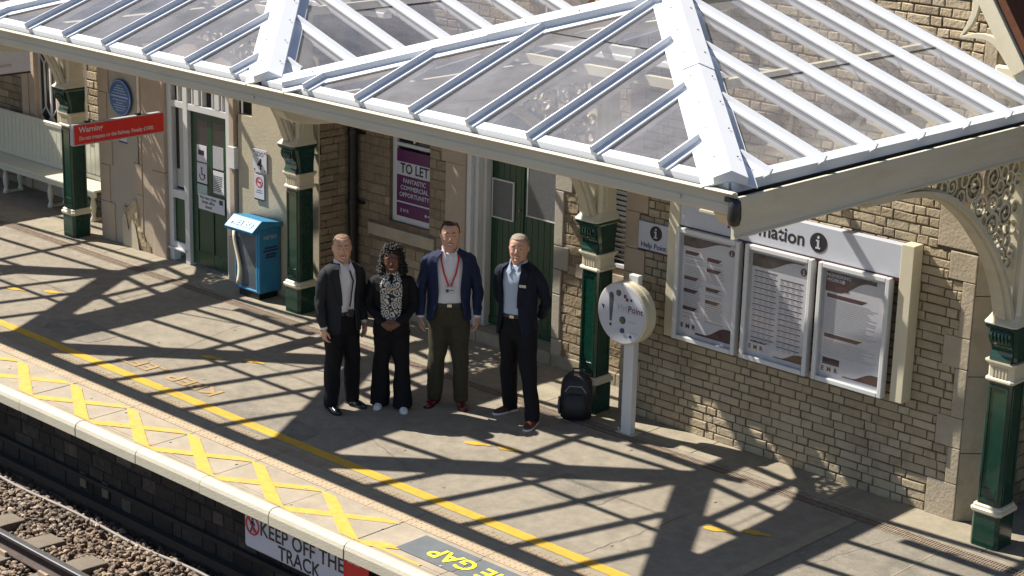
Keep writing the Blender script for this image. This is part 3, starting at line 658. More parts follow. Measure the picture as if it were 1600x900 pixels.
B((-4.94, -4.69, Y0 + .035, Y1 - .012, .25, .80)).build('lower_panel', 'greendoor', scr)
B((-4.92, -4.71, Y1 - .035, Y1 - .031, .93, 1.15), (-4.86, -4.74, Y1 - .035, Y1 - .031, 1.15, 1.9)).build('blind', 'blind', scr)
B((-3.77, -3.63, GY - .05, Y0 + .3, 0, .55), (-3.74, -3.66, GY - .035, Y0, .55, 2.9)).build('boxed_pilaster', 'ashlar_pink', scr, bevel=.006)
B((-3.74, -3.62, GY - .06, Y0, 1.38, 1.64)).build('switch_box', 'white', scr, bevel=.006)
d = MB(); x0, x1 = -4.61, -3.88; yd = GY + .07
d.box(x0, x1, yd + .012, yd + .05, .03, 1.92)
for a, b in ((x0, x0 + .11), (x1 - .10, x1), (-4.29, -4.20)): d.box(a, b, yd, yd + .03, .03, 1.92)
for a, b in ((.03, .2), (.86, .96), (1.83, 1.92)): d.box(x0, x1, yd + .002, yd + .03, a, b)
dr = d.build('door', 'greendoor', bld, bevel=.004); dr['label'] = 'green ticket office door with notices behind its glass'
B((x0 + .11, -4.29, yd + .004, yd + .02, .96, 1.83), (-4.20, x1 - .1, yd + .004, yd + .02, .96, 1.83)).build('pane', 'pane', dr)
B((-4.50, -4.31, yd - .002, yd + .003, 1.32, 1.52), (-4.50, -4.31, yd - .002, yd + .003, 1.06, 1.3), (-4.19, -3.99, yd - .002, yd + .003, .98, 1.25)).build('notice', 'paper', dr)
B((-4.50, -4.31, yd - .003, yd + .002, .90, 1.04)).build('notice', mat('pale_green_print', (.35, .45, .43), .5), dr)
B((-4.19, -3.99, yd - .002, yd + .003, 1.28, 1.55)).build('notice', 'greyink', dr)
f = MB(); f.lathe([(.013, 0), (.013, .003)], (-4.41, yd - .004, 1.24), 10, 'y'); f.ribbon([(-4.41, yd - .006, 1.22), (-4.405, yd - .006, 1.165), (-4.36, yd - .006, 1.165), (-4.35, yd - .006, 1.12)], .014, YY, .002)
f.ribbon([(-4.40 + .05 * cos(a), yd - .005, 1.15 + .05 * sin(a)) for a in [pi * .9 + k * .3 for k in range(14)]], .01, YY, .002); f.build('wheelchair_symbol', 'ink', dr)
f = MB()
for k in range(9): f.box(-4.18, -4.0 - random.uniform(0, .05), yd - .004, yd - .002, 1.01 + k * .022, 1.018 + k * .022)
f.box(-4.47, -4.36, yd - .004, yd - .002, 1.40, 1.46); f.build('print', 'ink', dr)
r = empty('paper_notice', (-4.47, yd - .01, .74)); tag(r, 'white landscape paper notice taped low on the green ticket office door', 'notice')
B((0, .50, -.003, 0, 0, .19)).build('sheet', 'paper', r)
for tx, z in (('Pay here when', .15), ('ticket office', .098), ('closed', .045)): text(tx, .052, (.19, -.004, z), XX, ZZ, 'ink', r, bold=.0012)
B((.40, .47, -.0045, -.003, .115, .17)).build('symbol', 'ink', r)
B((-5.1, -3.62, GY - .03, GY + .3, 2.56, 2.92)).build('lintel', 'ashlar_pink', bld, bevel=.01)
# wall behind the bench
hl = [(-9.1, -8.55, .95, 2.3), (-9.4, -9.1, -1, 3), (-8.55, -8.25, -1, 3), (-9.4, -8.3, 2.1, 2.5)]
masonry('rear_wall', bld, -16, -6.42, 0, 5.2, 1.15, 'x', holes=hl, style='rubble', course=.11, rnd=.2, matname='rubble', wavy=.003, seed=51)
B((-6.42, -6.2, GY + .3, 1.3, 0, 4.2)).build('return_wall', 'rubble', bld, tone=True)
mb = MB(); mb.box(-9.4, -9.25, 1.11, 1.4, 0, 2.9); mb.box(-9.25, -9.1, 1.13, 1.4, 0, 2.9); mb.box(-8.55, -8.25, 1.11, 1.4, 0, 2.9); mb.box(-9.1, -8.55, 1.12, 1.4, 0, .95); mb.box(-9.42, -8.25, 1.10, 1.4, 2.1, 2.5)
mb.build('window_surround', 'ashlar_pink', bld, bevel=.01)
f = MB(); frame(f, -9.1, -8.55, .95, 2.1, 1.2, .03)
for xc in (-8.96, -8.69):
    for zc in (1.07, 1.93):
        f.ribbon([(xc - .12, 1.21, zc), (xc, 1.21, zc + .13), (xc + .12, 1.21, zc), (xc, 1.21, zc - .13), (xc - .12, 1.21, zc)], .016, YY, .02)
    f.box(xc - .008, xc + .008, 1.2, 1.22, 1.2, 1.8)
f.box(-8.84, -8.81, 1.2, 1.22, .95, 2.1)
wl = f.build('window', 'white', bld); wl['label'] = 'lattice window with white diamond glazing above the bench'
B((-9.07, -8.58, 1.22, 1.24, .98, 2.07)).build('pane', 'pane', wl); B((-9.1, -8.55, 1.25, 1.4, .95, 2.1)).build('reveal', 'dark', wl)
# roofs and bargeboards
def gable_roof(cx, half, mname='roofbrown'):
    ze = 4.22; zr = ze + half * S56
    for s_ in (-1, 1):
        mb = MB(); a = Vector((cx + s_ * (half + .22), 0, ze - .22 * S56)); b = Vector((cx, 0, zr))
        nrm = Vector((s_ * S56, 0, 1)).normalized() * .07
        mb.rings([[Vector((a.x, y, a.z)), Vector((b.x, y, b.z)), Vector((b.x, y, b.z)) + Vector((0, 0, .09)), Vector((a.x, y, a.z)) + nrm] for y in (GY - .24, 7)])
        mb.build('roof', mname, bld)
        f = MB(); p0 = Vector((cx + s_ * (half + .16), GY - .27, ze - .16 * S56 - .02)); p1 = Vector((cx, GY - .27, zr - .02))
        d_ = (p1 - p0).normalized(); nn = Vector((-d_.z * 1.0, 0, d_.x)) * (1 if s_ > 0 else -1); nn = nn if nn.z < 0 else -nn
        f.rings([[p + Vector((0, 0, 0)), p + nn * .13, p + nn * .13 + Vector((0, .06, 0)), p + Vector((0, .06, 0))] for p in (p0, p1)])
        L = (p1 - p0).length; k = 0.10
        while k + .75 < L:     # cusps
            q0 = p0 + d_ * k + nn * .11; q1 = p0 + d_ * (k + .38) + nn * .40; q2 = p0 + d_ * (k + .76) + nn * .11
            arc1 = []; arc2 = []
            for t_ in range(9):
                u = t_ / 8; arc1.append(q0.lerp(q1, u) - nn * .09 * sin(pi * u) + d_ * .05 * sin(pi * u) + Vector((0, .03, 0))); arc2.append(q1.lerp(q2, u) - nn * .09 * sin(pi * u) - d_ * .05 * sin(pi * u) + Vector((0, .03, 0)))
            f.ribbon(arc1, [.05, .06, .06, .06, .055, .05, .045, .03, .015], YY, .05); f.ribbon(arc2, [.015, .03, .045, .05, .055, .06, .06, .06, .05], YY, .05)
            k += .76
        f.build('bargeboard', 'cream', bld, bevel=.004)
        B((cx + s_ * (half + .02) - .14, cx + s_ * (half + .02) + .14, GY - .25, GY + .1, ze - .52, ze - .26)).build('corbel', 'cream', bld, bevel=.02)
gable_roof(4.22, 2.06); gable_roof(-4.3, 2.2)
mb = MB(); mb.poly([(-20, .9, 5.2), (14, .9, 5.2), (14, 6, 8), (-20, 6, 8)]); mb.poly([(-20, .9, 5.1), (14, .9, 5.1), (14, 6, 7.9), (-20, 6, 7.9)]); mb.build('roof', 'roofbrown', bld)
# drainpipe
mb = MB(); mb.tube([(-2.11, RY - .09, 0.0), (-2.11, RY - .09, 3.6)], .052, 14)
for z in (.35, 1.2, 2.0, 2.9): mb.lathe([(.062, -.03), (.066, 0), (.062, .03)], (-2.11, RY - .09, z), 14); mb.box(-2.13, -1.99, RY - .05, RY, z - .015, z + .015)
mb.build('drainpipe', 'black', bld, smooth=False)
# ================================================================== CANOPY
can = tag(empty('glazed_canopy', (0, 0, 0)), 'glazed hipped canopy roof with white glazing bars and a cream fascia over the platform', 'canopy')
ZE, ZR, YEV, YAP = 3.71, 4.45, -3.85, -1.75
RIDGES = [4.4, 0.0, -4.4, -8.8]; VH = 0.13
def bar(p0, p1, nrm, side, parent=can, name='glazing_bar', w=.031, h=.062, mt='pwhite'):
    p0 = Vector(p0); p1 = Vector(p1); d_ = (p1 - p0).normalized(); n_ = Vector(nrm).normalized(); a = d_.cross(n_).normalized()
    if a.dot(Vector(side)) < 0: a = -a
    # fin stands on the 'side' edge; also a leg under the glass
    prof = [(-w, .004), (w, .004), (w + .006, h), (w - .012, h + .004), (.012, .03), (-w, .018)]
    mb = MB(); mb.extrude(prof, p0, p1, a, n_); mb.extrude([(-.018, -.06), (.018, -.06), (.018, -.004), (-.018, -.004)], p0 + d_ * .02, p1, a, n_)
    return mb.build(name, mt, parent)
nF = Vector((0, -(ZR - ZE), (YAP - YEV))); nR = Vector((ZR - ZE, 0, 2.2 - VH)); nL = Vector((-(ZR - ZE), 0, 2.2 - VH))
def zfront(y): return ZE + (y - YEV) / (YAP - YEV) * (ZR - ZE)
for bi, xr in enumerate(RIDGES):
    edge_l, edge_r = xr - 2.2 + VH, xr + 2.2 - VH
    if bi == 0: edge_r = xr + 2.2
    yb = RY if bi == 1 else GY - .02
    if bi == 3: edge_l = xr - 2.2
    A = Vector((edge_l, YEV, ZE)); Bc = Vector((edge_r, YEV, ZE)); Ap = Vector((xr, YAP, ZR)); Rb = Vector((xr, yb, ZR))
    for nm, pts in (('front_glazing', [A, Bc, Ap]), ('side_glazing', [Bc, Vector((edge_r, yb, ZE)), Rb, Ap]), ('side_glazing', [Vector((edge_l, yb, ZE)), A, Ap, Rb])):
        mb = MB(); mb.poly(pts); o = mb.build(nm, 'roofglass', can)
    # front bars
    for k in range(-3, 4):
        x = xr + k * .585 - .03; f = abs(x - xr) / (edge_r - xr if x > xr else xr - edge_l); yt = YAP - (YAP - YEV) * f
        y1 = yt - .13
        if y1 - YEV < .15: y1 = YEV + .2
        bar((x, YEV - .07, zfront(YEV - .05)), (x, y1, zfront(y1)), nF, (-1, 0, 0))
    # side bars, both slopes
    for s_, ed in ((1, edge_r), (-1, edge_l)):
        for k in range(7):
            y = -3.55 + .6 * k
            if y > yb - .05: continue
            if y < YAP: f = (y - YEV) / (YAP - YEV); xt = ed + (xr - ed) * f; xt += .13 * s_
            else: xt = xr + .10 * s_
            if abs(xt - ed) < .15: xt = ed - .2 * s_
            z = lambda x_: ZE + (x_ - ed) / (xr - ed) * (ZR - ZE)
            e2 = ed + (.07 * s_ if (bi == 0 and s_ == 1) else 0)
            bar((e2, y, z(e2)), (xt, y, z(xt)), nR if s_ > 0 else nL, (0, 1, 0))
    # hips
    for s_, C in ((1, Bc), (-1, A)):
        d_ = (Ap - C).normalized(); mb = MB(); up = Vector((0, 0, 1)); nr = nR if s_ > 0 else nL
        a1 = d_.cross(nF.normalized()); a1 = a1 if a1.x * s_ < 0 else -a1      # lies in the front slope
        a2 = d_.cross(nr.normalized()); a2 = a2 if a2.y > 0 else -a2            # lies in the side slope
        base0, base1 = C - d_ * .05, Ap + d_ * .02
        ws = .18; nf = nF.normalized(); ns = nr.normalized()
        for p_a, p_b, hh in ((base0, base0.lerp(base1, .52), .065), (base0.lerp(base1, .52), base1, .073)):
            R = []
            for p_ in (p_a, p_b):
                R.append([p_ + up * (hh + .018), p_ + a1 * .10 + nf * hh, p_ + a1 * .105 + nf * .02, p_ + a1 * ws + nf * .016, p_ + a1 * ws + nf * .004, p_ + up * .01, p_ + a2 * ws + ns * .004, p_ + a2 * ws + ns * .016, p_ + a2 * .105 + ns * .02, p_ + a2 * .10 + ns * hh])
            mb.rings(R)
        if s_ < 0:
            pass
        o = mb.build('hip_cap', 'pwhite', can, bevel=.004)
        sc2 = MB()
        k = .25
        while k < 2.9:
            for a_, n_ in ((a1, nF.normalized()), (a2, nr.normalized())):
                c_ = base0 + d_ * k + a_ * .06 + n_ * .07 + up * .008
                sc2.tube([c_, c_ + n_ * .005], .006, 6)
            k += .42
        sc2.build('screw', 'gutter', o)
    # overlap seams in the panes
    for k in range(-1, 3):
        x = xr + k * .585 - .03; yy = -2.55; mb = MB(); mb.box(x + .03, x + .555, yy - .006, yy + .006, zfront(yy) + .002, zfront(yy) + .008)
        if abs(x + .55 - xr) < 1.1: mb.build('pane_seam', 'gutter', can)
    xs_ = xr + 1.25; zs_ = ZE + (edge_r - xs_) / (edge_r - xr) * (ZR - ZE)
    for k in range(2, 6):
        y = -3.55 + .6 * k; B((xs_ - .006, xs_ + .006, y + .03, y + .57, zs_ + .002, zs_ + .008)).build('pane_seam', 'gutter', can)
    # ridge
    mb = MB(); mb.extrude([(-.12, -.045), (0, .05), (.12, -.045), (.12, -.02), (0, .085), (-.12, -.02)], (xr, YAP + .05, ZR + .03), (xr, yb, ZR + .03), XX, ZZ); mb.build('ridge_cap', 'pwhite', can)
    mb = MB(); mb.extrude([(-.03, -.14), (.03, -.14), (.03, -.02), (-.03, -.02)], (xr, YAP, ZR - .02), (xr, yb, ZR - .02), XX, ZZ); mb.build('ridge_beam', 'cream', can)
    # tie and purlins under the glass
    mb = MB()
    for s_, ed in ((1, edge_r), (-1, edge_l)):
        xm = (xr + ed) / 2; zm = (ZE + ZR) / 2 - .075; mb.box(xm - .025, xm + .025, (YEV + YAP) / 2, yb, zm - .035, zm + .035)
        mb.extrude([(-.03, -.07), (.03, -.07), (.03, 0), (-.03, 0)], Vector((ed, YEV, ZE - .03)), Ap - Vector((0, 0, .03)), (1, 0, 0) , ZZ)
    ym = (YEV + YAP) / 2; mb.box(xr - 1.07, xr + 1.07, ym - .025, ym + .025, (ZE + ZR) / 2 - .11, (ZE + ZR) / 2 - .04)
    mb.build('purlin', 'cream', can)
# eaves sill along the front and the right side
xl, xR = -11.0, 6.6
mb = MB()
mb.extrude([(-.055, -.05), (-.035, -.05), (-.035, -.012), (.03, .012), (.03, .020), (-.055, -.006)], (xl, YEV, ZE), (xR + .03, YEV, ZE), YY, ZZ)
mb.extrude([(.055, -.075), (.035, -.075), (.035, -.012), (-.03, .012), (-.03, .020), (.055, -.006)], (xR, YEV - .03, ZE), (xR, GY, ZE), XX, ZZ)
mb.build('eaves_sill', 'pwhite', can)
mb = MB(); mb.box(xl, xR + .13, YEV - .10, YEV + .02, 3.53, 3.545); mb.box(xR - .02, xR + .13, YEV, GY, 3.53, 3.545); mb.box(xR + .10, xR + .112, YEV - .08, GY, 3.53, 3.61); mb.box(xl, xR + .11, YEV - .102, YEV - .09, 3.53, 3.61); mb.box(xl, xR, YEV + .0, YEV + .02, 3.545, 3.63); mb.box(xR - .02, xR, YEV + .02, GY, 3.545, 3.63); mb.build('eaves_gutter', 'gutter', can)
mb = MB()
pf = [(-.105, -.05), (-.105, -.04), (-.145, -.04), (-.150, -.048), (-.142, -.056), (-.108, -.058), (-.104, -.12), (-.112, -.13), (-.112, -.18), (-.104, -.195), (-.09, -.195), (-.09, -.05)]
mb.extrude(pf, (xl, YEV, ZE), (xR + .14, YEV, ZE), YY, ZZ)
mb.build('fascia', 'fascia', can, bevel=.002)
mb = MB()
pf = [(.125, -.09), (.125, -.075), (.15, -.075), (.152, -.09), (.145, -.20), (.135, -.215), (.135, -.32), (.145, -.335), (.135, -.35), (.11, -.35), (.11, -.09)]
mb.extrude(pf, (xR, YEV - .10, ZE), (xR, GY, ZE), XX, ZZ); mb.build('fascia', 'fascia', can, bevel=.002)
# small bolts on the fascia and the black outlet at the corner
mb = MB()
for x in (6.30, 2.02, -2.3): mb.lathe([(.012, 0), (.012, .012)], (x, YEV - .108, 3.57), 10, 'y')
mb.build('fascia_bolt', 'steel', can)
mb = MB(); mb.lathe([(.02, .03), (.035, .01), (.042, -.03), (.045, -.10), (.035, -.14), (.015, -.15)], (6.73, YEV - .10, 3.60), 16); mb.box(6.66, 6.75, YEV - .12, YEV - .05, 3.60, 3.63); mb.build('outlet', 'black', can, smooth=True)
# valley gutters
for x in (2.2, -2.2, -6.6):
    mb = MB(); yb = GY
    mb.extrude([(-.19, .10), (-.17, .10), (-.10, .01), (.10, .01), (.17, .10), (.19, .10), (.10, -.02), (-.10, -.02)], (x, YEV - .06, 3.60), (x, yb, 3.60), XX, ZZ); mb.build('valley_gutter', 'gutter', can)
# solid roof further along
B((-25, -11.0, -3.9, 1.2, 3.62, 3.70)).build('boarded_roof', 'fascia', can); B((-25, -11.0, -3.93, -3.9, 3.44, 3.68)).build('fascia', 'fascia', can)
# ------------------------------------------------------------------ columns with cantilever brackets
def column(first=False):
    c = empty('canopy_column')
    # local x: -0.09 is the middle; y: 0 (front) .. 0.27
    def blk(mb, hw, y0, y1, z0, z1, ch=.028, cx=-.09):
        x0, x1 = cx - hw, cx + hw
        P = [(x0 + ch, y0), (x1 - ch, y0), (x1, y0 + ch), (x1, y1 - ch), (x1 - ch, y1), (x0 + ch, y1), (x0, y1 - ch), (x0, y0 + ch)]
        mb.rings([[(x, y, z) for x, y in P] for z in (z0, z1)])
    def prof(mb, lst, ch=.025, cx=-.09):
        R = []
        for hw, yf, yb, z in lst:
            x0, x1 = cx - hw, cx + hw; P = [(x0 + ch, yf), (x1 - ch, yf), (x1, yf + ch), (x1, yb - ch), (x1 - ch, yb), (x0 + ch, yb), (x0, yb - ch), (x0, yf + ch)]
            R.append([(x, y, z) for x, y in P])
        mb.rings(R)
    mb = MB(); blk(mb, .128, 0, .27, 0, .30); mb.build('base', 'green', c, bevel=.004)
    mb = MB(); prof(mb, [(.128, 0, .27, .297), (.142, -.014, .284, .312), (.144, -.016, .286, .335), (.13, -.002, .272, .348), (.128, 0, .27, .365), (.115, .012, .258, .375)]); mb.build('base_moulding', 'cream', c)
    mb = MB(); blk(mb, .108, .020, .250, .37, 1.44, .02)
    for s_ in (-1, 1):      # raised panel edges on the front and sides
        mb.box(-.09 + s_ * .078 - .010, -.09 + s_ * .078 + .010, .010, .022, .42, 1.40)
    mb.box(-.168, -.012, .0105, .022, .40, .43); mb.box(-.168, -.012, .0105, .022, 1.38, 1.41)
    for yy in (.06, .21): mb.box(.017, .028, yy - .010, yy + .010, .42, 1.40)
    mb.box(-.155, -.025, .012, .021, .46, .52)
    mb.build('shaft', 'green', c, bevel=.003)
    mb = MB(); prof(mb, [(.118, .008, .262, 1.435), (.132, -.006, .276, 1.448), (.130, -.004, .274, 1.462), (.116, .010, .260, 1.475), (.116, .010, .260, 1.56), (.135, -.01, .28, 1.592), (.142, -.016, .286, 1.602), (.142, -.016, .286, 1.615)])
    for k in range(5): mb.box(-.158 + k * .03, -.145 + k * .03, .002, .012, 1.48, 1.56)
    mb.build('collar', 'cream', c)
    # capital: an S-curved scroll swelling towards the platform edge
    mb = MB(); prof(mb, [(.115, .03, .262, 1.61), (.113, .03, .262, 1.66), (.116, .02, .262, 1.72), (.125, .0, .264, 1.80), (.128, -.02, .268, 1.87), (.128, -.03, .27, 1.90)])
    cyma = [(.06, 1.612), (-.004, 1.612), (-.012, 1.63), (-.008, 1.65), (.004, 1.67), (.010, 1.70), (.004, 1.73), (-.012, 1.755), (-.034, 1.78), (-.052, 1.81), (-.060, 1.84), (-.056, 1.865), (-.044, 1.885), (.06, 1.89)]
    mb.rings([[(-.09 + xx, y, z) for y, z in cyma] for xx in (-.095, .095)])
    for k in range(5):
        xk = -.155 + k * .0325; mb.tube([(xk, -.048, 1.785), (xk, -.062, 1.81), (xk, -.069, 1.84), (xk, -.060, 1.868)], [.004, .010, .011, .005], 7)
    prof(mb, [(.125, -.05, .268, 1.885), (.142, -.075, .282, 1.91), (.145, -.08, .286, 1.93), (.12, -.05, .27, 1.935)])
    mb.build('capital', 'green', c, bevel=.0)
    mb = MB(); prof(mb, [(.146, -.08, .286, 1.932), (.148, -.082, .288, 1.945), (.135, -.04, .275, 1.975), (.120, .0, .262, 2.02), (.118, .005, .255, 2.1), (.118, .005, .255, 3.62)], .028)
    mb.box(-.14, -.04, -.008, .02, 2.08, 3.3); mb.box(.02, .038, .08, .18, 2.08, 3.3)
    mb.build('post', 'cream', c, bevel=.004)
    # cantilever bracket in the plane x = -0.02 .. , reaching to the eaves
    X = -.09; br = MB()
    beam = [(.30, 3.29), (-3.0, 3.29), (-3.25, 3.295), (-3.45, 3.31), (-3.62, 3.34), (-3.74, 3.39), (-3.80, 3.46), (-3.80, 3.53), (.30, 3.53)]
    br.rings([[(X + s_ * .06, y, z) for y, z in beam] for s_ in (-1, 1)])
    br.build('cantilever_beam', 'fascia', c, bevel=.006)
    arch = [(-2.2, 3.285), (-1.8, 3.275), (-1.45, 3.24), (-1.12, 3.15), (-.88, 3.02), (-.70, 2.90), (-.56, 2.78), (-.38, 2.61), (-.23, 2.42), (-.12, 2.24), (-.06, 2.10), (-.02, 2.0)]
    def sm(pts, n=40):
        out = []
        for i in range(n + 1):
            t_ = i / n * (len(pts) - 1); k = min(int(t_), len(pts) - 2); u = t_ - k
            p0 = Vector(pts[max(k - 1, 0)]); p1 = Vector(pts[k]); p2 = Vector(pts[k + 1]); p3 = Vector(pts[min(k + 2, len(pts) - 1)])
            out.append(.5 * ((2 * p1) + (p2 - p0) * u + (2 * p0 - 5 * p1 + 4 * p2 - p3) * u * u + (3 * p1 - p0 - 3 * p2 + p3) * u ** 3))
        return out
    A_ = sm(arch); br = MB(); br.ribbon([(X, p.x, p.y) for p in A_], .04, XX, .17); br.ribbon([(X, p.x + .0, p.y) for p in A_], .075, XX, .07); br.build('arch_rib', 'fascia', c)
    # openwork scrolls filling the spandrel
    lt = MB(); rg = random.Random(9)
    def inside(y, z, mrg):
        if z > 3.29 - mrg or y > .01 - mrg: return False
        for p in A_:
            if (p.x - y) ** 2 + (p.y - z) ** 2 < (mrg + .02) ** 2: return False
        zz = None
        for a_, b_ in zip(A_, A_[1:]):
            if min(a_.x, b_.x) <= y <= max(a_.x, b_.x) and abs(a_.x - b_.x) > 1e-5: zz = a_.y + (y - a_.x) / (b_.x - a_.x) * (b_.y - a_.y)
        return zz is not None and z > zz + mrg * .6 and z > 2.42
    circ = []
    for tr in range(2600):
        y = rg.uniform(-1.4, 0); z = rg.uniform(2.1, 3.25)
        for r_ in (.15, .12, .095, .07, .052):
            if inside(y, z, r_) and all((y - a_) ** 2 + (z - b_) ** 2 > (r_ + c_ - .012) ** 2 for a_, b_, c_ in circ): circ.append((y, z, r_)); break
    for y, z, r_ in circ:
        a0 = rg.uniform(0, 6.28); sg = rg.choice((-1, 1))
        lt.ribbon([(X, y + r_ * .97 * cos(a0 + t_ * 2 * pi / 20), z + r_ * .97 * sin(a0 + t_ * 2 * pi / 20)) for t_ in range(21)], .017 if r_ > .06 else .02, XX, .03)
        if r_ > .06:
            lt.ribbon([(X, y + r_ * (1 - .8 * t_ / 18) * cos(a0 + sg * t_ * .5), z + r_ * (1 - .8 * t_ / 18) * sin(a0 + sg * t_ * .5)) for t_ in range(19)], .02, XX, .03)
        if r_ > .09:
            for q in range(4): lt.ribbon([(X, y + r_ * .25 * cos(a0 + q * 1.57), z + r_ * .25 * sin(a0 + q * 1.57)), (X, y + r_ * .95 * cos(a0 + .4 + q * 1.57), z + r_ * .95 * sin(a0 + .4 + q * 1.57))], .016, XX, .028)
    # webs joining the scrolls
    for i, (y, z, r_) in enumerate(circ):
        for y2, z2, r2 in circ[:i]:
            dd = sqrt((y - y2) ** 2 + (z - z2) ** 2)
            if dd < r_ + r2 + .05: lt.ribbon([(X, y + (y2 - y) * (r_ - .01) / dd, z + (z2 - z) * (r_ - .01) / dd), (X, y + (y2 - y) * (dd - r2 + .01) / dd, z + (z2 - z) * (dd - r2 + .01) / dd)], .022, XX, .028)
        lt.build('openwork_spandrel', 'cream', c)
    return c
mb0 = None
for k in range(7):
    y = -3.35 + .6 * k
    mb = MB(); mb.ribbon([(6.42 - .30 * (1 - cos(t_)) - .02, y, 3.42 + .30 * sin(t_)) for t_ in [q * pi / 2 / 8 for q in range(9)]], .045, YY, .05)
    mb.ribbon([(6.40 - .16 * sin(t_), y, 3.50 + .10 * (1 - cos(t_))) for t_ in [q * 2.2 / 7 for q in range(8)]], .03, YY, .04)
    mb.build('eaves_bracket', 'cream', can)
B((6.18, 6.42, -3.6, GY - .02, 3.385, 3.40)).build('soffit_board', 'cream', can)
c0 = column()
clab = {6.6: 'dark green and cream column at the right end of the platform building', 2.2: 'green and cream column with the black backpack leaning at its foot', -2.2: 'green and cream column beside the blue newspaper bin', -6.6: 'green and cream column behind the hanging red warning board', -11.0: 'green and cream column beside the far end of the bench'}
for i, x in enumerate((6.6, 2.2, -2.2, -6.6, -11.0)):
    c = c0 if i == 0 else copy_tree(c0); c.location = (x, 0, 0)
    tag(c, clab[x], 'column', 'columns carrying the canopy')
for xr, pos in ((4.4, 'right-hand'), (0.0, 'middle'), (-4.4, 'left-hand')):
    for x0, y0, wh in ((-1.85, -1.42, 'left one'), (-.45, -1.38, 'right one')):
        r = empty('strip_light', (xr + x0, y0, 3.86)); tag(r, 'white strip light under the %s canopy bay, %s of its pair' % (pos, wh), 'light', 'strip lights under the canopy')
        B((0, 1.25, -.04, .04, .0, .07)).build('casing', 'white', r, bevel=.006); B((.03, 1.22, -.05, .05, -.055, .0)).build('diffuser', 'lamp', r, bevel=.01)
        B((.2, .22, -.01, .01, .07, .30)).build('hanger', 'steel', r); B((1.03, 1.05, -.01, .01, .07, .30)).build('hanger', 'steel', r)
# ================================================================== OBJECTS ON THE PLATFORM
# information board
r = empty('information_board', (2.90, .15, 0)); tag(r, 'cream framed station board headed Information with a black i symbol', 'sign')
for x in (.02, 2.51):
    o = B((x, x + .125, .02, .16, .955, 2.34)).build('post', 'cream', r, bevel=.006)
B((.145, 2.51, .03, .12, 2.04, 2.325)).build('header', 'signwhite', r, bevel=.003)
B((.145, 2.51, .025, .14, 2.015, 2.042)).build('trim', 'maroon', r)
text('Information', .18, (1.535, .018, 2.175), XX, ZZ, 'ink', r, bold=.003, align='RIGHT', lift=-.010)
f = MB().lathe([(.088, 0), (.088, .003)], (1.675, .029, 2.18), 32, 'y').build('symbol', 'ink', r)
def ico(parent, x, y, z, s_, white='signwhite'):
    m_ = MB(); m_.lathe([(.15 * s_, 0), (.15 * s_, .002)], (x, y, z + .55 * s_), 14, 'y'); m_.box(x - .12 * s_, x + .12 * s_, y - .002, y, z - .6 * s_, z + .28 * s_); m_.box(x - .26 * s_, x + .0, y - .003, y, z + .12 * s_, z + .28 * s_); m_.box(x - .28 * s_, x + .28 * s_, y - .003, y, z - .62 * s_, z - .46 * s_)
    return m_.build('letter_i', white, parent)
ico(r, 1.675, .0245, 2.18, .088)
# poster cases
def case(x, label):
    r = empty('poster_case', (x, .13, .96)); tag(r, label, 'noticeboard', 'poster cases on the information board')
    f = MB(); W_, H_ = .73, 1.07
    for a, b, c_, d_ in ((0, .045, 0, H_), (W_ - .045, W_, 0, H_), (.045, W_ - .045, 0, .045), (.045, W_ - .045, H_ - .045, H_)): f.box(a, b, 0, .075, c_, d_)
    f.build('frame', 'white', r, bevel=.008)
    B((.04, W_ - .04, .05, .07, .04, H_ - .04)).build('backing', 'signwhite', r)
    B((.065, W_ - .065, .046, .0495, .075, H_ - .075)).build('poster', 'paper', r)
    g_ = MB(); g_.poly([(.045, .022, .045), (W_ - .045, .022, .045), (W_ - .045, .022, H_ - .045), (.045, .022, H_ - .045)]); g_.build('glazing', 'caseglass', r)
    return r
def curveband(mb, x0, x1, ztop, zlo, zhi, y, up=False, n=16):
    a = []; b = []
    for k in range(n + 1):
        u = k / n; x = x0 + (x1 - x0) * u; s_ = .5 - .5 * cos(pi * min(1, max(0, (u - .25) / .6)))
        a.append((x, y, ztop)); b.append((x, y, zlo + (zhi - zlo) * s_))
    for k in range(n): mb.poly([a[k], a[k + 1], b[k + 1], b[k]])
YP = .0445
r = case(3.04, 'framed poster with dark text tabs in two columns, leftmost of the three cases')
f = MB(); curveband(f, .065, .60, .995, .90, .985, YP); f.build('picture', 'posterdark', r)
f = MB()
for cx, zs in ((.09, (.86, .62, .50, .33)), (.345, (.84, .74, .56, .44))):
    for z in zs: f.poly([(cx, YP, z), (cx + .17, YP, z), (cx + .13, YP, z - .035), (cx, YP, z - .035)])
curveband(f, .25, .66, .08, .10, .21, YP); f.build('print', 'maroon', r)
f = MB(); rg = random.Random(5)
for cx in (.09, .345):
    z = .81
    while z > .22:
        if rg.random() < .85: f.poly([(cx, YP + .0005, z), (cx + rg.uniform(.16, .22), YP + .0005, z), (cx + rg.uniform(.16, .22), YP + .0005, z - .009), (cx, YP + .0005, z - .009)])
        z -= .018
f.build('text_lines', 'greyink', r); text('E M R', .06, (.16, .043, .14), XX, ZZ, 'maroon', r, bold=.002, spacing=1.2)
f = MB().lathe([(.032, 0), (.032, .001)], (.62, YP, .93), 20, 'y').build('symbol', 'maroon', r); ico(r, .62, .0425, .93, .032)
r = case(3.83, 'framed poster with rows of ruled timetable lines, middle of the three cases')
f = MB(); curveband(f, .065, .62, .995, .875, .985, YP); f.build('picture', 'posterdark', r)
f = MB()
for cx in (.09, .375):
    for k in range(13): z = .84 - .052 * k - (.03 if cx > .3 else .0); f.box(cx, cx + .25, YP - .0005, YP, z - .004, z + .004)
f.poly([(.09, YP, .19), (.29, YP, .19), (.25, YP, .17), (.09, YP, .17)]); curveband(f, .35, .66, .08, .09, .16, YP); f.build('print', 'maroon', r)
f = MB()
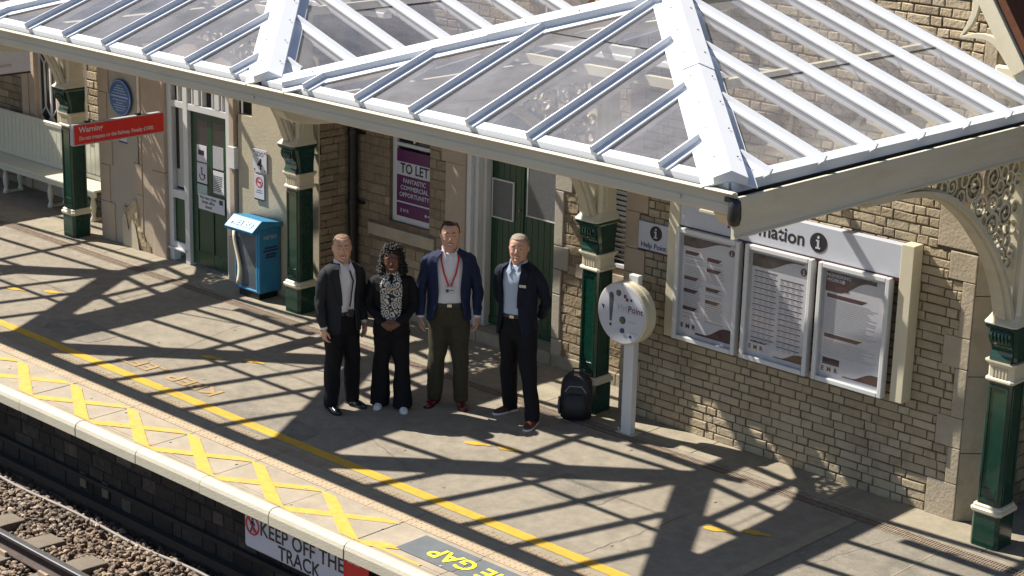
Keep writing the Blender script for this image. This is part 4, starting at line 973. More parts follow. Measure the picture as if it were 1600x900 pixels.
for cx in (.09, .375):
    for k in range(13):
        z = .84 - .052 * k - (.03 if cx > .3 else .0)
        for j in range(2):
            for q in range(4): f.box(cx + q * .062, cx + q * .062 + rg.uniform(.03, .05), YP - .0003, YP + .0004, z - .018 - j * .016, z - .011 - j * .016)
f.build('text_lines', 'greyink', r); text('E M R', .055, (.15, .043, .125), XX, ZZ, 'maroon', r, bold=.002, spacing=1.2)
f = MB().lathe([(.036, 0), (.036, .001)], (.62, YP, .925), 20, 'y').build('symbol', 'maroon', r); ico(r, .62, .0425, .925, .036)
r = case(4.62, 'framed engineering works poster, rightmost of the three cases')
f = MB(); curveband(f, .065, .58, .995, .82, .96, YP); f.build('picture', 'posterdark', r)
B((.065, .30, YP - .002, YP - .0006, .84, .995)).build('title_panel', 'maroon', r)
text('ENGINEERING', .042, (.185, .041, .965), XX, ZZ, 'signwhite', r, bold=.001); text('WORKS', .042, (.15, .041, .925), XX, ZZ, 'signwhite', r, bold=.001); f = MB().lathe([(.018, 0), (.018, .001)], (.245, .041, .925), 14, 'y').build('emblem', 'signwhite', r)
f = MB()
for z, x1 in ((.80, .50), (.44, .48)): f.poly([(.085, YP, z), (x1, YP, z), (x1 - .06, YP, z - .035), (.085, YP, z - .035)])
f.box(.085, .26, YP - .001, YP, .16, .22); curveband(f, .30, .66, .08, .09, .17, YP); f.build('print', 'maroon', r)
f = MB(); z = .75
while z > .25:
    if not .39 < z < .46: f.box(.085, .085 + rg.uniform(.40, .56), YP - .0005, YP + .0002, z - .005, z)
    z -= .017
f.build('text_lines', 'greyink', r); text('E M R', .055, (.16, .043, .115), XX, ZZ, 'maroon', r, bold=.002, spacing=1.3)
# help point sign on the wall
r = empty('help_point_sign', (2.47, GY - .035, 1.69)); tag(r, 'small white Help Point sign with black i symbol on the stone quoin', 'sign')
B((0, .42, -.01, .02, 0, .265)).build('panel', 'signwhite', r, bevel=.003); B((-.004, .424, -.006, .024, -.02, .0)).build('trim', 'maroon', r)
f = MB().lathe([(.072, 0), (.072, .002)], (.215, -.012, .175), 28, 'y').build('symbol', 'ink', r); ico(r, .215, -.0165, .175, .072)
text('Help Point', .072, (.19, -.013, .045), XX, ZZ, 'navyink', r, bold=.001)
# help point pillar
r = empty('help_point', (2.78, -.11, 0)); tag(r, 'round white help point on a cream post beside the green column', 'help point')
B((-.065, .055, -.045, .035, 0, 1.40), (-.060, .060, -.02, .04, 1.40, 1.56)).build('post', 'white', r, bevel=.01)
B((-.11, .10, -.07, .085, 0, .008)).build('foot_plate', 'cream', r)
C_ = (-.035, 0, 1.20)
f = MB().lathe([(.29, -.02), (.298, -.01), (.298, .045), (.285, .055), (.285, .065), (.298, .075), (.298, .12), (.29, .13)], (C_[0], C_[1], C_[2]), 56, 'y').build('casing', 'cream', r, smooth=False)
f = MB().lathe([(.283, .13), (.280, .136), (.0001, .1365)], C_, 56, 'y').build('face', 'signwhite', r)
y = -.1375
f = MB(); n_ = 10
f.rings([[( C_[0] - .125 + w_ * cos(t_), yy, z_ + w_ * .0 ) for t_ in (0, pi)] + [] for (w_, z_, yy) in ()]) if False else None
ex = [(-.155, .155), (-.145, .18), (-.125, .19), (-.105, .18), (-.095, .155), (-.103, .03), (-.112, -.09), (-.138, -.09), (-.147, .03)]
f.poly([(C_[0] + a, y, C_[2] + b) for a, b in reversed(ex)]); f.build('exclamation_mark', 'gapgrey', r); r.children[-1]
f = MB(); f.lathe([(.014, 0), (.014, .002)], (C_[0] - .125, y, C_[2] - .125), 14, 'y'); f.build('grille_dot', 'ink', r)
f = MB(); f.lathe([(.035, -.0), (.035, .006), (.028, .012)], (C_[0] + .02, y, C_[2] - .055), 20, 'y'); f.lathe([(.03, 0), (.03, .002)], (C_[0] - .04, y, C_[2] + .195), 18, 'y'); f.build('button', 'green', r)
f = MB(); f.lathe([(.024, 0), (.024, .01), (.018, .014)], (C_[0] + .02, y, C_[2] - .155), 18, 'y'); f.build('button', 'navyink', r); f = MB(); f.poly([(C_[0] - .245, y, C_[2] + .05), (C_[0] - .205, y, C_[2] + .045), (C_[0] - .215, y, C_[2] + .0)]); f.lathe([(.013, 0), (.013, .002)], (C_[0] + .115, y, C_[2] + .155), 12, 'y'); f.lathe([(.015, 0), (.015, .006)], (C_[0] + .12, y, C_[2] - .195), 12, 'y'); f.build('small_mark', 'navyink', r)
B((C_[0] + .025, C_[0] + .055, y - .001, y, C_[2] + .16, C_[2] + .195), (C_[0] + .05, C_[0] + .08, y - .001, y, C_[2] + .135, C_[2] + .165)).build('emblem', 'purple', r)
text('Help', .085, (C_[0] + .035, y - .001, C_[2] + .065), XX, ZZ, 'greyink', r); text('Point', .085, (C_[0] + .17, y - .001, C_[2] + .065), XX, ZZ, 'purple', r, bold=.001)
B((C_[0] - .04, C_[0] + .2, y - .0006, y, C_[2] + .025, C_[2] + .028), (C_[0] + .08, C_[0] + .18, y - .0006, y, C_[2] - .06, C_[2] - .053), (C_[0] + .08, C_[0] + .20, y - .0006, y, C_[2] - .16, C_[2] - .153)).build('print', 'greyink', r)
# newspaper bin
r = empty('newspaper_bin', (-3.30, .0, 0)); tag(r, 'blue METRO newspaper bin with sloping lid and clear front', 'newspaper bin')
B((.04, .40, .03, .29, 0, .09)).build('plinth', 'black', r, bevel=.004)
mb = MB(); mb.box(0, .03, 0, .31, .09, .86); mb.box(.42, .45, 0, .31, .09, .86); mb.box(.03, .42, .28, .31, .09, .86); mb.box(.03, .42, .0, .28, .09, .12); mb.build('body', 'binblue', r, bevel=.012)
B((.38, .42, -.002, .05, .12, .83)).build('front_stile', 'binblue', r, bevel=.01)
M['binfront'] = mat_glass('bin_clear_front', (.62, .66, .68), .35, (.30, .33, .34), 1.45, .12)
mb = MB(); mb.poly([(.03, .012, .12), (.38, .012, .12), (.38, .012, .80), (.03, .012, .80)]); mb.build('clear_front', 'binfront', r)
pr = [(-.012 + .02 * sin(k * .9) - .01, .13 + k * .07) for k in range(10)]
mb = MB(); mb.rings([[(.03 + .045 * sin(k * .55), -.018, z), (.085 + .05 * sin(k * .55), -.022, z), (.085 + .05 * sin(k * .55), -.004, z), (.03 + .045 * sin(k * .55), -.004, z)] for k, (a, z) in enumerate(pr)]); mb.build('flap', 'cream', r, smooth=True)
B((.05, .36, .10, .24, .12, .35)).build('newspaper_stack', 'greyink', r)
mb = MB(); mb.rings([[(x, -.10, .80), (x, -.125, .84), (x, .02, .955), (x, .33, .90), (x, .33, .85), (x, .0, .86)] for x in (-.03, .48)]); mb.build('lid', 'binblue', r, bevel=.008)
d_ = Vector((0, .145, .115)).normalized()
text('METRO', .115, (.22, -.0525, .8975), XX, d_, 'signwhite', r, bold=.0015, lift=.010)
text('METRO', .058, (.453, .16, .74), YY, ZZ, 'signwhite', r, bold=.001)
f = MB()
for a, b, z in ((.08, .26, .61), (.06, .27, .575), (.10, .25, .53), (.09, .24, .50)): f.box(.4505, .4525, a, b, z, z + .022)
f.build('print', 'navyink', r)
# signs on the rendered wall
r = empty('number_plate', (-3.33, GY - .01, 1.41)); tag(r, 'square white plate reading SDO 4 on the cream wall', 'sign')
B((0, .25, -.012, 0, 0, .27)).build('plate', 'signwhite', r, bevel=.002)
text('SDO', .072, (.125, -.014, .215), XX, ZZ, 'ink', r); text('4', .19, (.125, -.014, .095), XX, ZZ, 'ink', r, bold=.002)
f = MB()
for a, b in ((.03, .03), (.22, .03), (.03, .24), (.22, .24)): f.lathe([(.009, 0), (.009, .003)], (a, -.013, b), 10, 'y')
f.build('bolt', 'ink', r)
r = empty('no_smoking_sign', (-3.31, GY - .01, 1.08)); tag(r, 'narrow white no smoking notice below the number plate', 'sign')
B((0, .175, -.008, 0, 0, .30)).build('plate', 'signwhite', r, bevel=.002); B((0, .175, -.0095, -.008, .0, .018)).build('print', 'ink', r)
f = MB(); f.ribbon([(.0875 + .055 * cos(k * pi / 12), -.010, .215 + .055 * sin(k * pi / 12)) for k in range(25)], .013, YY, .002); f.ribbon([(.05, -.0105, .25), (.125, -.0105, .18)], .012, YY, .002); f.build('ring', 'redink', r)
B((.055, .12, -.010, -.008, .209, .221), (.04, .13, -.0095, -.008, .115, .121), (.03, .14, -.0095, -.008, .09, .096)).build('cigarette', 'ink', r)
# blue plaque and notice under it
r = empty('blue_plaque', (-5.89, GY - .02, 1.885)); tag(r, 'round blue plaque with white writing on the grey cream wall', 'plaque')
MB().lathe([(.23, 0), (.23, .015), (.222, .022), (.0001, .023)], (0, 0, 0), 48, 'y').build('disc', 'blue', r)
f = MB(); f.ribbon([(.215 * cos(k * pi / 24), -.023, .215 * sin(k * pi / 24)) for k in range(49)], .006, YY, .002)
rg = random.Random(2)
for k, (z, hw) in enumerate(((.15, .05), (.12, .09), (.09, .12), (.055, .16), (.015, .18), (-.03, .14), (-.065, .07), (-.095, .13), (-.125, .12), (-.155, .08))):
    x = -hw
    while x < hw:
        l = rg.uniform(.012, .03) * (1.3 if abs(z) < .03 else 1); f.box(x, min(hw, x + l), -.0245, -.023, z - (.010 if abs(z) < .03 else .006), z + (.010 if abs(z) < .03 else .006)); x += l + .008
f.build('lettering', mat('plaque_lettering', (.35, .48, .62), .5), r)
r = tag(B((-5.97, -5.80, GY - .012, GY - .002, 1.33, 1.45)).build('wall_notice', 'signwhite', bevel=.002), 'tiny white notice below the round blue plaque', 'notice')
B((-5.95, -5.86, GY - .0145, GY - .0125, 1.42, 1.432), (-5.95, -5.83, GY - .0145, GY - .0125, 1.39, 1.40), (-5.97, -5.80, GY - .0145, GY - .0125, 1.315, 1.335)).build('print', 'navyink', r)
# hanging warning sign (runs across the platform)
def hang(x, ya, yb, z0, z1, rods):
    r = empty('warning_sign', (x, ya, z0))
    B((-.03, .03, 0, yb - ya, 0, z1 - z0)).build('frame', 'greyink', r, bevel=.004)
    B((.031, .034, .015, yb - ya - .01, .015, z1 - z0 - .012), (-.034, -.031, .015, yb - ya - .01, .015, z1 - z0 - .012)).build('panel', 'redsign', r)
    for ry in rods: MB().tube([(0, ry - ya, z1 - z0), (0, ry - ya, 3.9 - z0)], .013, 8).build('hanger', 'steel', r); B((-.02, .02, ry - ya - .03, ry - ya + .03, z1 - z0, z1 - z0 + .02)).build('clamp', 'black', r)
    return r
SXP = -3.3
r = hang(SXP, -2.13, -.96, 2.04, 2.27, (-1.93, -1.28)); tag(r, 'long red warning board hanging on two rods from the canopy', 'sign')
text('Warning', .085, (.035, .07, .165), YY, ZZ, 'signwhite', r, align='LEFT', bold=.0015); text('Do not trespass on the Railway. Penalty £1000.', .058, (.035, .07, .075), YY, ZZ, 'signwhite', r, align='LEFT', bold=.0012, sx=.86)
r = empty('platform_sign', (-5.6, -1.9, 2.42)); tag(r, 'white hanging sign edge just under the canopy above the red board', 'sign')
B((-.03, .03, 0, .75, 0, .30)).build('panel', 'signwhite', r, bevel=.004); B((-.032, .032, 0, .75, -.02, 0)).build('trim', 'ink', r); B((.031, .033, .1, .5, .08, .11)).build('print', 'greyink', r)
MB().tube([(0, .2, .3), (0, .2, 1.4)], .012, 8).build('hanger', 'steel', r); MB().tube([(0, .6, .3), (0, .6, 1.4)], .012, 8).build('hanger', 'steel', r)
# bench
r = empty('bench', (-11.6, .0, 0)); tag(r, 'long cream painted platform bench with boarded back and turned legs', 'bench')
M['benchpaint'] = mat('bench_paint', (.60, .58, .47), .45, .04)
B((0, 4.62, .60, .99, .425, .455)).build('seat', 'benchpaint', r, bevel=.008)
mb = MB(); mb.box(0, 4.62, .62, .64, .36, .425); mb.build('seat_rail', 'benchpaint', r)
mb = MB()
for k in range(46):
    x = .01 + k * .1; mb.box(x, x + .094, .985, 1.005, .455, 1.02)
mb.rings([[(x, .97, 1.02), (x, .965, 1.07), (x, .99, 1.085), (x, 1.02, 1.07), (x, 1.02, 1.02)] for x in (0, 4.62)]); mb.box(0, 4.62, .972, .99, .46, .52)
mb.build('backrest', 'benchpaint', r, bevel=.003)
B((3.95, 4.03, .962, .97, .975, 1.0)).build('fixing_plate', 'black', r)
lp = [(.035, .0), (.045, .02), (.038, .05), (.024, .08), (.036, .14), (.042, .20), (.034, .26), (.022, .31), (.04, .33), (.026, .36), (.036, .42)]
for x in (.55, 2.35, 3.45, 4.45):
    for yy in (.70, .93): MB().lathe(lp, (x, yy, 0), 16).build('leg', 'benchpaint', r, smooth=True)
    B((x - .03, x + .03, .66, .97, .0, .035)).build('foot_rail', 'benchpaint', r, bevel=.01)
# backpack
r = empty('backpack', (2.18, -.19, 0), radians(35)); tag(r, 'black backpack standing against the green column', 'backpack')
def loftsec(mb, secs, n=20, p=2.6):
    R = []
    for cx, cy, z, a, b in secs:
        R.append([(cx + a * math.copysign(abs(cos(t)) ** (2 / p), cos(t)), cy + b * math.copysign(abs(sin(t)) ** (2 / p), sin(t)), z) for t in [2 * pi * k / n for k in range(n)]])
    return mb.rings(R)
M['nylon'] = mat('black_nylon', (.012, .012, .014), .55, .3, 30, .5, 60)
M['greyweb'] = mat('grey_mesh', (.16, .16, .17), .8, .2, 60)
m_ = loftsec(MB(), [(0, 0, .012, .12, .07), (0, 0, .03, .15, .10), (0, -.005, .12, .155, .11), (0, 0, .28, .155, .105), (0, .01, .38, .145, .09), (0, .02, .44, .115, .065), (0, .03, .465, .07, .03)]); m_.build('body', 'nylon', r, smooth=True)
m_ = loftsec(MB(), [(0, -.10, .05, .09, .03), (0, -.11, .08, .115, .045), (0, -.115, .2, .115, .045), (0, -.10, .27, .10, .03), (0, -.09, .29, .06, .02)]); m_.build('front_pocket', 'nylon', r, smooth=True)
for s_ in (-1, 1): MB().ribbon([(s_ * .07, .09, .43), (s_ * .085, .15, .36), (s_ * .09, .165, .26), (s_ * .095, .14, .14), (s_ * .10, .09, .07)], .05, XX, .014).build('strap', 'nylon', r)
m_ = MB(); m_.tube([(-.05, .03, .455), (-.04, .035, .50), (.04, .035, .50), (.05, .03, .455)], .009, 8); m_.build('handle', 'nylon', r)
m_ = loftsec(MB(), [(-.155, .0, .06, .012, .055), (-.165, 0, .12, .016, .06), (-.16, 0, .22, .012, .055)]); m_.build('side_pocket', 'greyweb', r, smooth=True)
MB().tube([(-.10, -.09, .3), (-.06, -.095, .36), (.06, -.095, .36), (.10, -.09, .3)], .004, 6).build('zip', 'greyink', r)
# paper cup litter-sized crumbs of plaster below the damaged wall
# ================================================================== PEOPLE
def vremesh(mb_list, voxel, name, matl, parent, smooth_it=3, wr=0.0, wscale=9.0, wz=0.35, seed=0, fn=None, dec=None):
    mb = MB()
    for q in mb_list:
        n = len(mb.v); mb.v += q.v; mb.f += [[i + n for i in f] for f in q.f]; mb.t += q.t; mb.mi += q.mi
    tmp = mb.build('tmp', matl)
    md = tmp.modifiers.new('r', 'REMESH'); md.mode = 'VOXEL'; md.voxel_size = voxel; md.use_smooth_shade = True
    if smooth_it: s_ = tmp.modifiers.new('s', 'SMOOTH'); s_.iterations = smooth_it; s_.factor = .5
    if dec: dm = tmp.modifiers.new('d', 'DECIMATE'); dm.ratio = dec
    dg = bpy.context.evaluated_depsgraph_get(); me = bpy.data.meshes.new_from_object(tmp.evaluated_get(dg))
    bpy.data.objects.remove(tmp)
    if wr or fn:
        off = Vector((seed * 3.1, seed * 1.7, 0)); nr = [v.normal.copy() for v in me.vertices]
        for v, nn in zip(me.vertices, nr):
            if wr:
                p = v.co
                d_ = noise.noise(Vector((p.x * wscale, p.y * wscale, p.z * wscale * wz)) + off) + .6 * noise.noise(Vector((p.x * 2.3 * wscale + 5 * p.z, p.y * 2.3 * wscale, p.z * wscale * 1.1)) + off)
                v.co = p + nn * d_ * wr
            if fn: v.co = fn(v.co)
    me.polygons.foreach_set('use_smooth', [True] * len(me.polygons)); me.materials.clear(); me.materials.append(M[matl] if isinstance(matl, str) else matl)
    o = bpy.data.objects.new(name, me); COL.objects.link(o)
    if parent: o.parent = parent
    return o
def sec(c, a, b, n=20, p=2.2, tilt=None):
    """horizontal superellipse section"""
    out = []
    for k in range(n):
        t = 2 * pi * k / n; v = Vector((a * math.copysign(abs(cos(t)) ** (2 / p), cos(t)), b * math.copysign(abs(sin(t)) ** (2 / p), sin(t)), 0))
        if tilt: v = tilt @ v
        out.append(Vector(c) + v)
    return out
def limb(pts, rad, n=14, flat=1.0):
    """tube through joints with radii interpolated smoothly"""
    P = []; Rr = []
    for i in range(len(pts) - 1):
        for k in range(6):
            u = k / 6; P.append(Vector(pts[i]).lerp(Vector(pts[i + 1]), u)); Rr.append(rad[i] + (rad[i + 1] - rad[i]) * u)
    P.append(Vector(pts[-1])); Rr.append(rad[-1])
    for _ in range(2):
        P = [P[0]] + [(P[i - 1] + P[i] * 2 + P[i + 1]) / 4 for i in range(1, len(P) - 1)] + [P[-1]]
    return MB().tube(P, Rr, n)
def ball(c, r, n=12, sc_=(1, 1, 1)):
    mb = MB(); R = []
    for i in range(1, n):
        a = pi * i / n; R.append([(c[0] + r * sc_[0] * sin(a) * cos(2 * pi * j / (2 * n)), c[1] + r * sc_[1] * sin(a) * sin(2 * pi * j / (2 * n)), c[2] + r * sc_[2] * cos(a)) for j in range(2 * n)])
    return mb.rings(R)
def hand(wr_, dirv, palm_n, side, s=1.0, curl=0.35):
    """palm and five fingers; dirv = along the hand, palm_n = direction the palm faces, side = towards the thumb"""
    d = Vector(dirv).normalized(); pn = Vector(palm_n); pn = (pn - d * pn.dot(d)).normalized(); t = d.cross(pn).normalized()
    if t.dot(Vector(side)) < 0: t = -t
    w_ = Vector(wr_); out = []
    R = []
    for u, hw, th in ((-.03, .024, .021), (0, .025, .019), (.03, .036, .017), (.06, .041, .016), (.09, .040, .013)):
        c = w_ + d * u * s
        R.append([c + (t * hw * cos(a) + pn * th * sin(a)) * s for a in [2 * pi * k / 14 for k in range(14)]])
    out.append(MB().rings(R))
    for i, (off, ln, r) in enumerate(((.030, .070, .0085), (.010, .078, .009), (-.010, .072, .0085), (-.030, .056, .0078))):
        b = w_ + (d * .082 + t * off) * s; c1 = b + (d * cos(curl) + pn * sin(curl)) * ln * .45 * s
        c2 = c1 + (d * cos(curl * 2.1) + pn * sin(curl * 2.1)) * ln * .32 * s; c3 = c2 + (d * cos(curl * 2.8) + pn * sin(curl * 2.8)) * ln * .25 * s
        out.append(limb([b - d * .02 * s, b, c1, c2, c3], [r * s * 1.05, r * s * 1.05, r * s, r * s * .92, r * s * .8], 8))
    b = w_ + (d * .02 + t * .028) * s; c1 = b + (d * .6 + t * .62 + pn * .3).normalized() * .038 * s; c2 = c1 + (d * .95 + t * .2 + pn * .25).normalized() * .045 * s
    out.append(limb([w_ + t * .012 * s, b, c1, c2], [.014 * s, .013 * s, .011 * s, .0085 * s], 8))
    return out
def head_parts(c, s, neck_base):
    """c = centre of the skull; faces -Y; s scales"""
    out = []; c = Vector(c); R = []
    for z, a, b, dy in ((.118, .018, .02, .012), (.112, .045, .052, .012), (.095, .066, .078, .010), (.065, .079, .094, .006), (.03, .083, .099, .003), (0, .083, .098, .0), (-.03, .081, .090, -.004), (-.06, .077, .079, -.012), (-.085, .068, .068, -.020), (-.105, .054, .053, -.028), (-.118, .032, .030, -.040)):
        R.append(sec(c + Vector((0, dy, z)) * s, a * s, b * s, 20, 2.15))
    out.append(MB().rings(R))
    out.append(limb([c + Vector((0, -.088, .028)) * s, c + Vector((0, -.103, -.005)) * s, c + Vector((0, -.112, -.024)) * s], [.008 * s, .0105 * s, .0145 * s], 10))   # nose
    out.append(ball(c + Vector((0, -.100, -.03)) * s, .015 * s, 6, (1.25, .8, .6)))
    for k in (-1, 1):
        out.append(ball(c + Vector((k * .084, .012, -.005)) * s, .028 * s, 8, (.35, .65, 1.1)))           # ear
        out.append(ball(c + Vector((k * .040, -.070, -.030)) * s, .023 * s, 8, (1, .8, .9)))               # cheek
        out.append(ball(c + Vector((k * .032, -.082, .034)) * s, .017 * s, 8, (1.6, .7, .5)))              # brow
    out.append(ball(c + Vector((0, -.086, -.098)) * s, .020 * s, 8, (1.2, .8, .8)))                        # chin
    out.append(limb([Vector(neck_base), c + Vector((0, .012, -.06)) * s], [.072 * s, .068 * s], 16))
    return out
def face_parts(par, c, s, smile=True, brow=(.05, .03, .02), lip=(.30, .09, .075)):
    c = Vector(c); m_ = MB()
    def at(x, z): # y of face front there
        return -.098 + .9 * (x * x) / .09 * 1.0
    bm2 = MB(); w2 = MB(); l2 = MB(); d2 = MB()
    for k in (-1, 1):
        w2.v += [] ; q = ball(c + Vector((k * .031, -.0815, .010)) * s, .0125 * s, 8, (1.1, .8, .5)); w2.v, w2.f, w2.t, w2.mi = merge(w2, q)
        q = ball(c + Vector((k * .031, -.0905, .010)) * s, .0055 * s, 6, (1, .5, 1)); d2.v, d2.f, d2.t, d2.mi = merge(d2, q)
        bm2.ribbon([c + Vector((k * x_, -.098 + abs(x_ - .01) * .33, z_)) * s for x_, z_ in ((.014, .036), (.03, .043), (.048, .036))], [.006 * s, .0075 * s, .004 * s], YY, .004)
    w2.build('eye', mat('eye_shaded', (.22, .17, .14), .3), par, smooth=True); d2.build('pupil', 'ink', par, smooth=True)  # eyeballs darker than white: shade of the sockets put into the colour
    bm2.build('eyebrow', mat('eyebrow', brow, .9), par)
    pts = [c + Vector((x_, -.1035 + abs(x_) * abs(x_) * 12, -.066 + abs(x_) * (.32 if smile else .05) - .0)) * s for x_ in [(-.028 + .007 * k) for k in range(9)]]
    l2.ribbon(pts, [.003 * s, .009 * s, .013 * s, .015 * s, .016 * s, .015 * s, .013 * s, .009 * s, .003 * s], YY, .006); l2.build('lips', mat('lip_skin', lip, .5), par)
    if smile:
        t2 = MB(); t2.ribbon([p + Vector((0, -.0035, .0)) for p in pts[1:-1]], [.002 * s, .006 * s, .008 * s, .008 * s, .008 * s, .006 * s, .002 * s], YY, .003); t2.build('teeth', mat('teeth', (.7, .66, .58), .3), par)
def merge(a, q):
    n = len(a.v); return a.v + q.v, a.f + [[i + n for i in f] for f in q.f], a.t + q.t, a.mi + q.mi
def openring(c, a, b, open_a, n=30, p=2.3, skew=0.0, nudge=0.0):
    """section with a gap of +-open_a radians about the front (-Y)"""
    out = []
    for k in range(n):
        t = -pi / 2 + open_a + skew + (2 * pi - 2 * open_a) * k / (n - 1)
        out.append(Vector(c) + Vector((a * math.copysign(abs(cos(t)) ** (2 / p), cos(t)), b * math.copysign(abs(sin(t)) ** (2 / p), sin(t)), 0)))
    return out
def shell(rings_, th, name, matl, parent, wr=.004, seed=0, sub=2):
    mb = MB(); mb.rings(rings_, cap=False, closed=False); o = mb.build(name, matl, parent, smooth=True, recalc=False)
    a = o.modifiers.new('s', 'SUBSURF'); a.levels = 1; a.render_levels = sub
    dg = bpy.context.evaluated_depsgraph_get(); me = bpy.data.meshes.new_from_object(o.evaluated_get(dg)); o.modifiers.clear(); o.data = me
    off = Vector((seed * 2.3, seed, 0)); nr = [v.normal.copy() for v in me.vertices]
    for v, nn in zip(me.vertices, nr):
        p = v.co; v.co = p + nn * wr * (noise.noise(Vector((p.x * 8, p.y * 8, p.z * 3.5)) + off) + .5 * noise.noise(Vector((p.x * 20 + p.z * 6, p.y * 20, p.z * 12)) + off))
    s_ = o.modifiers.new('t', 'SOLIDIFY'); s_.thickness = th; s_.offset = -1
    return o
def shoe(par, pos, ang, matl, s=1.0, sole='ink', lab=None):
    mb = MB(); R = []
    for y, hw, h in ((.075, .020, .05), (.07, .030, .075), (.04, .034, .085), (.0, .036, .080), (-.05, .040, .062), (-.10, .046, .048), (-.15, .044, .038), (-.18, .032, .028), (-.195, .012, .018)):
        R.append([(hw * cos(a), y, max(.012, .012 + h * max(0, sin(a)) ** .8) if sin(a) > 0 else .012) for a in [2 * pi * k / 16 for k in range(16)]])
    rm = Matrix.Translation(Vector(pos)) @ Matrix.Rotation(ang, 4, 'Z') @ Matrix.Scale(s, 4)
    mb.rings(R); mb.v = [tuple(rm @ Vector(v)) for v in mb.v]; o = mb.build('shoe', matl, par, smooth=True)
    mb = MB(); P = [(.030, .078), (.037, .03), (.037, -.03), (.047, -.10), (.045, -.155), (.028, -.19), (0, -.202), (-.028, -.19), (-.045, -.155), (-.047, -.10), (-.037, -.03), (-.037, .03), (-.030, .078), (0, .088)]
    mb.rings([[rm @ Vector((x, y, z)) for x, y in P] for z in (.0, .018)]); mb.build('sole', sole, o)
    return o
def make_person(loc, yaw, H, label, skin, armsL, armsR, feet, jk, shirt, trs, shoem, opn, hair, sole='ink', flare=False, girth=1.0, lean=0.0, headyaw=0.0, woman=False, smile=True, tie=None):
    """local frame: faces -Y, +X is the person's left"""
    k = H / 1.80; g = girth
    hc = Vector((0, -.01 + lean, (1.80 - .127) * k)); hs = 1.0 * (k ** .5) * 1.06
    nb = Vector((0, .015, 1.50 * k))
    sk = mat('skin', skin, .5, .08, 20, spec=.4)
    hr_ = Matrix.Rotation(headyaw, 4, 'Z')
    # whole body under the clothes, one continuous surface
    parts = []
    hp = head_parts((0, 0, 0), hs, (0, .02, -.19))
    for q in hp: q.v = [tuple(hc + (hr_ @ Vector(v))) for v in q.v]
    parts += hp
    tor = [sec((0, 0, z * k), a * g * k, b * g * k) for z, a, b in ((.86, .14, .095), (.95, .150, .10), (1.06, .135, .09), (1.2, .145, .10), (1.32, .155, .105), (1.43, .14, .085), (1.49, .08, .06), (1.52, .058, .058))]
    parts.append(MB().rings(tor))
    hipL, hipR = Vector((.085 * k, 0, .90 * k)), Vector((-.085 * k, 0, .90 * k))
    fL, fR = Vector((*feet[0][:2], .09)), Vector((*feet[1][:2], .09))
    kn = []
    for hp_, ft in ((hipL, fL), (hipR, fR)):
        kn.append(hp_.lerp(ft, .52) + Vector((0, -.02, 0)))
    parts.append(limb([hipL, kn[0], fL, fL - Vector((0, 0, .03))], [.075 * k, .05 * k, .035, .035])); parts.append(limb([hipR, kn[1], fR, fR - Vector((0, 0, .03))], [.075 * k, .05 * k, .035, .035]))
    sh = []
    for s_, A in ((1, armsL), (-1, armsR)):
        S = Vector((s_ * .180 * g * k, .01, 1.435 * k)); E_ = Vector(A['e']) * k; W_ = Vector(A['w']) * k
        parts.append(limb([S - Vector((s_ * .06, 0, -.01)), S, E_, W_], [.03, .034, .034, .027])); sh.append((S, E_, W_))
        if A.get('hand', True): parts += hand(W_, A['hd'], A['pn'], A['tn'], 1.0 * (.92 if woman else 1.03), A.get('curl', .35))
    body = vremesh(parts, .0065, 'person', sk, None, 2)
    body.location = (loc[0], loc[1], 0.0); body.rotation_euler = (0, 0, yaw)
    tag(body, label, 'person', 'people standing together on the platform')
    fc = empty('tmp')
    # face details are placed in head space and turned with the head
    before = set(bpy.data.objects)
    face_parts(body, (0, 0, 0), hs, smile, brow=hair.get('brow', (.05, .035, .025)), lip=hair.get('lip', (.30, .09, .075)))
    hair_build(body, hs, hair)
    for o in set(bpy.data.objects) - before:
        for v in o.data.vertices: v.co = hc + (hr_ @ v.co)
    bpy.data.objects.remove(fc)
    # shirt
    R = [sec((0, 0, z * k), (a + .012) * g * k, (b + .014) * g * k) for z, a, b in ((1.02, .143, .100), (1.06, .15, .108), (1.2, .156, .112), (1.36, .165, .115), (1.45, .15, .09), (1.495, .088, .068), (1.515, .067, .064))]
    vremesh([MB().rings(R)], .012, 'shirt', shirt, body, 2, .006, 9, .6, seed=1)
    if not woman:      # collar wings and button line
        mb = MB()
        for s_ in (-1, 1):
            mb.ribbon([(s_ * .072 * k, .03, 1.54 * k), (s_ * .074 * k, -.03, 1.535 * k), (s_ * .052 * k, -.076 * k, 1.515 * k), (s_ * .035 * k, -.105 * k, 1.475 * k)], [.04, .045, .05, .02], XX, .006)
            mb.poly([(s_ * .010, -.098, 1.495 * k), (s_ * .062, -.072, 1.535 * k), (s_ * .078, -.115, 1.455 * k), (s_ * .045, -.128, 1.425 * k)])
        mb.build('shirt_collar', shirt, body)
    # trousers
    tr = [MB().rings([sec((0, 0, z * k), a * g * k, b * g * k) for z, a, b in ((1.045, .150, .105), (.97, .162, .117), (.90, .170, .122), (.82, .165, .118), (.78, .12, .09))])]
    for hp_, kk, ft in ((hipL, kn[0], fL), (hipR, kn[1], fR)):
        r0, r1, r2 = (.105 * g, .082, .070) if not flare else (.108, .086, .098)
        top_ = hp_ + Vector((0, 0, -.02)); bot = ft + Vector((0, .0, -.045 if not flare else -.07))
        tr.append(limb([top_, kk, bot], [r0 * k, r1 * k, r2], 16))
    vremesh(tr, .012, 'trousers', trs, body, 2, .012, 7, .9, seed=2)
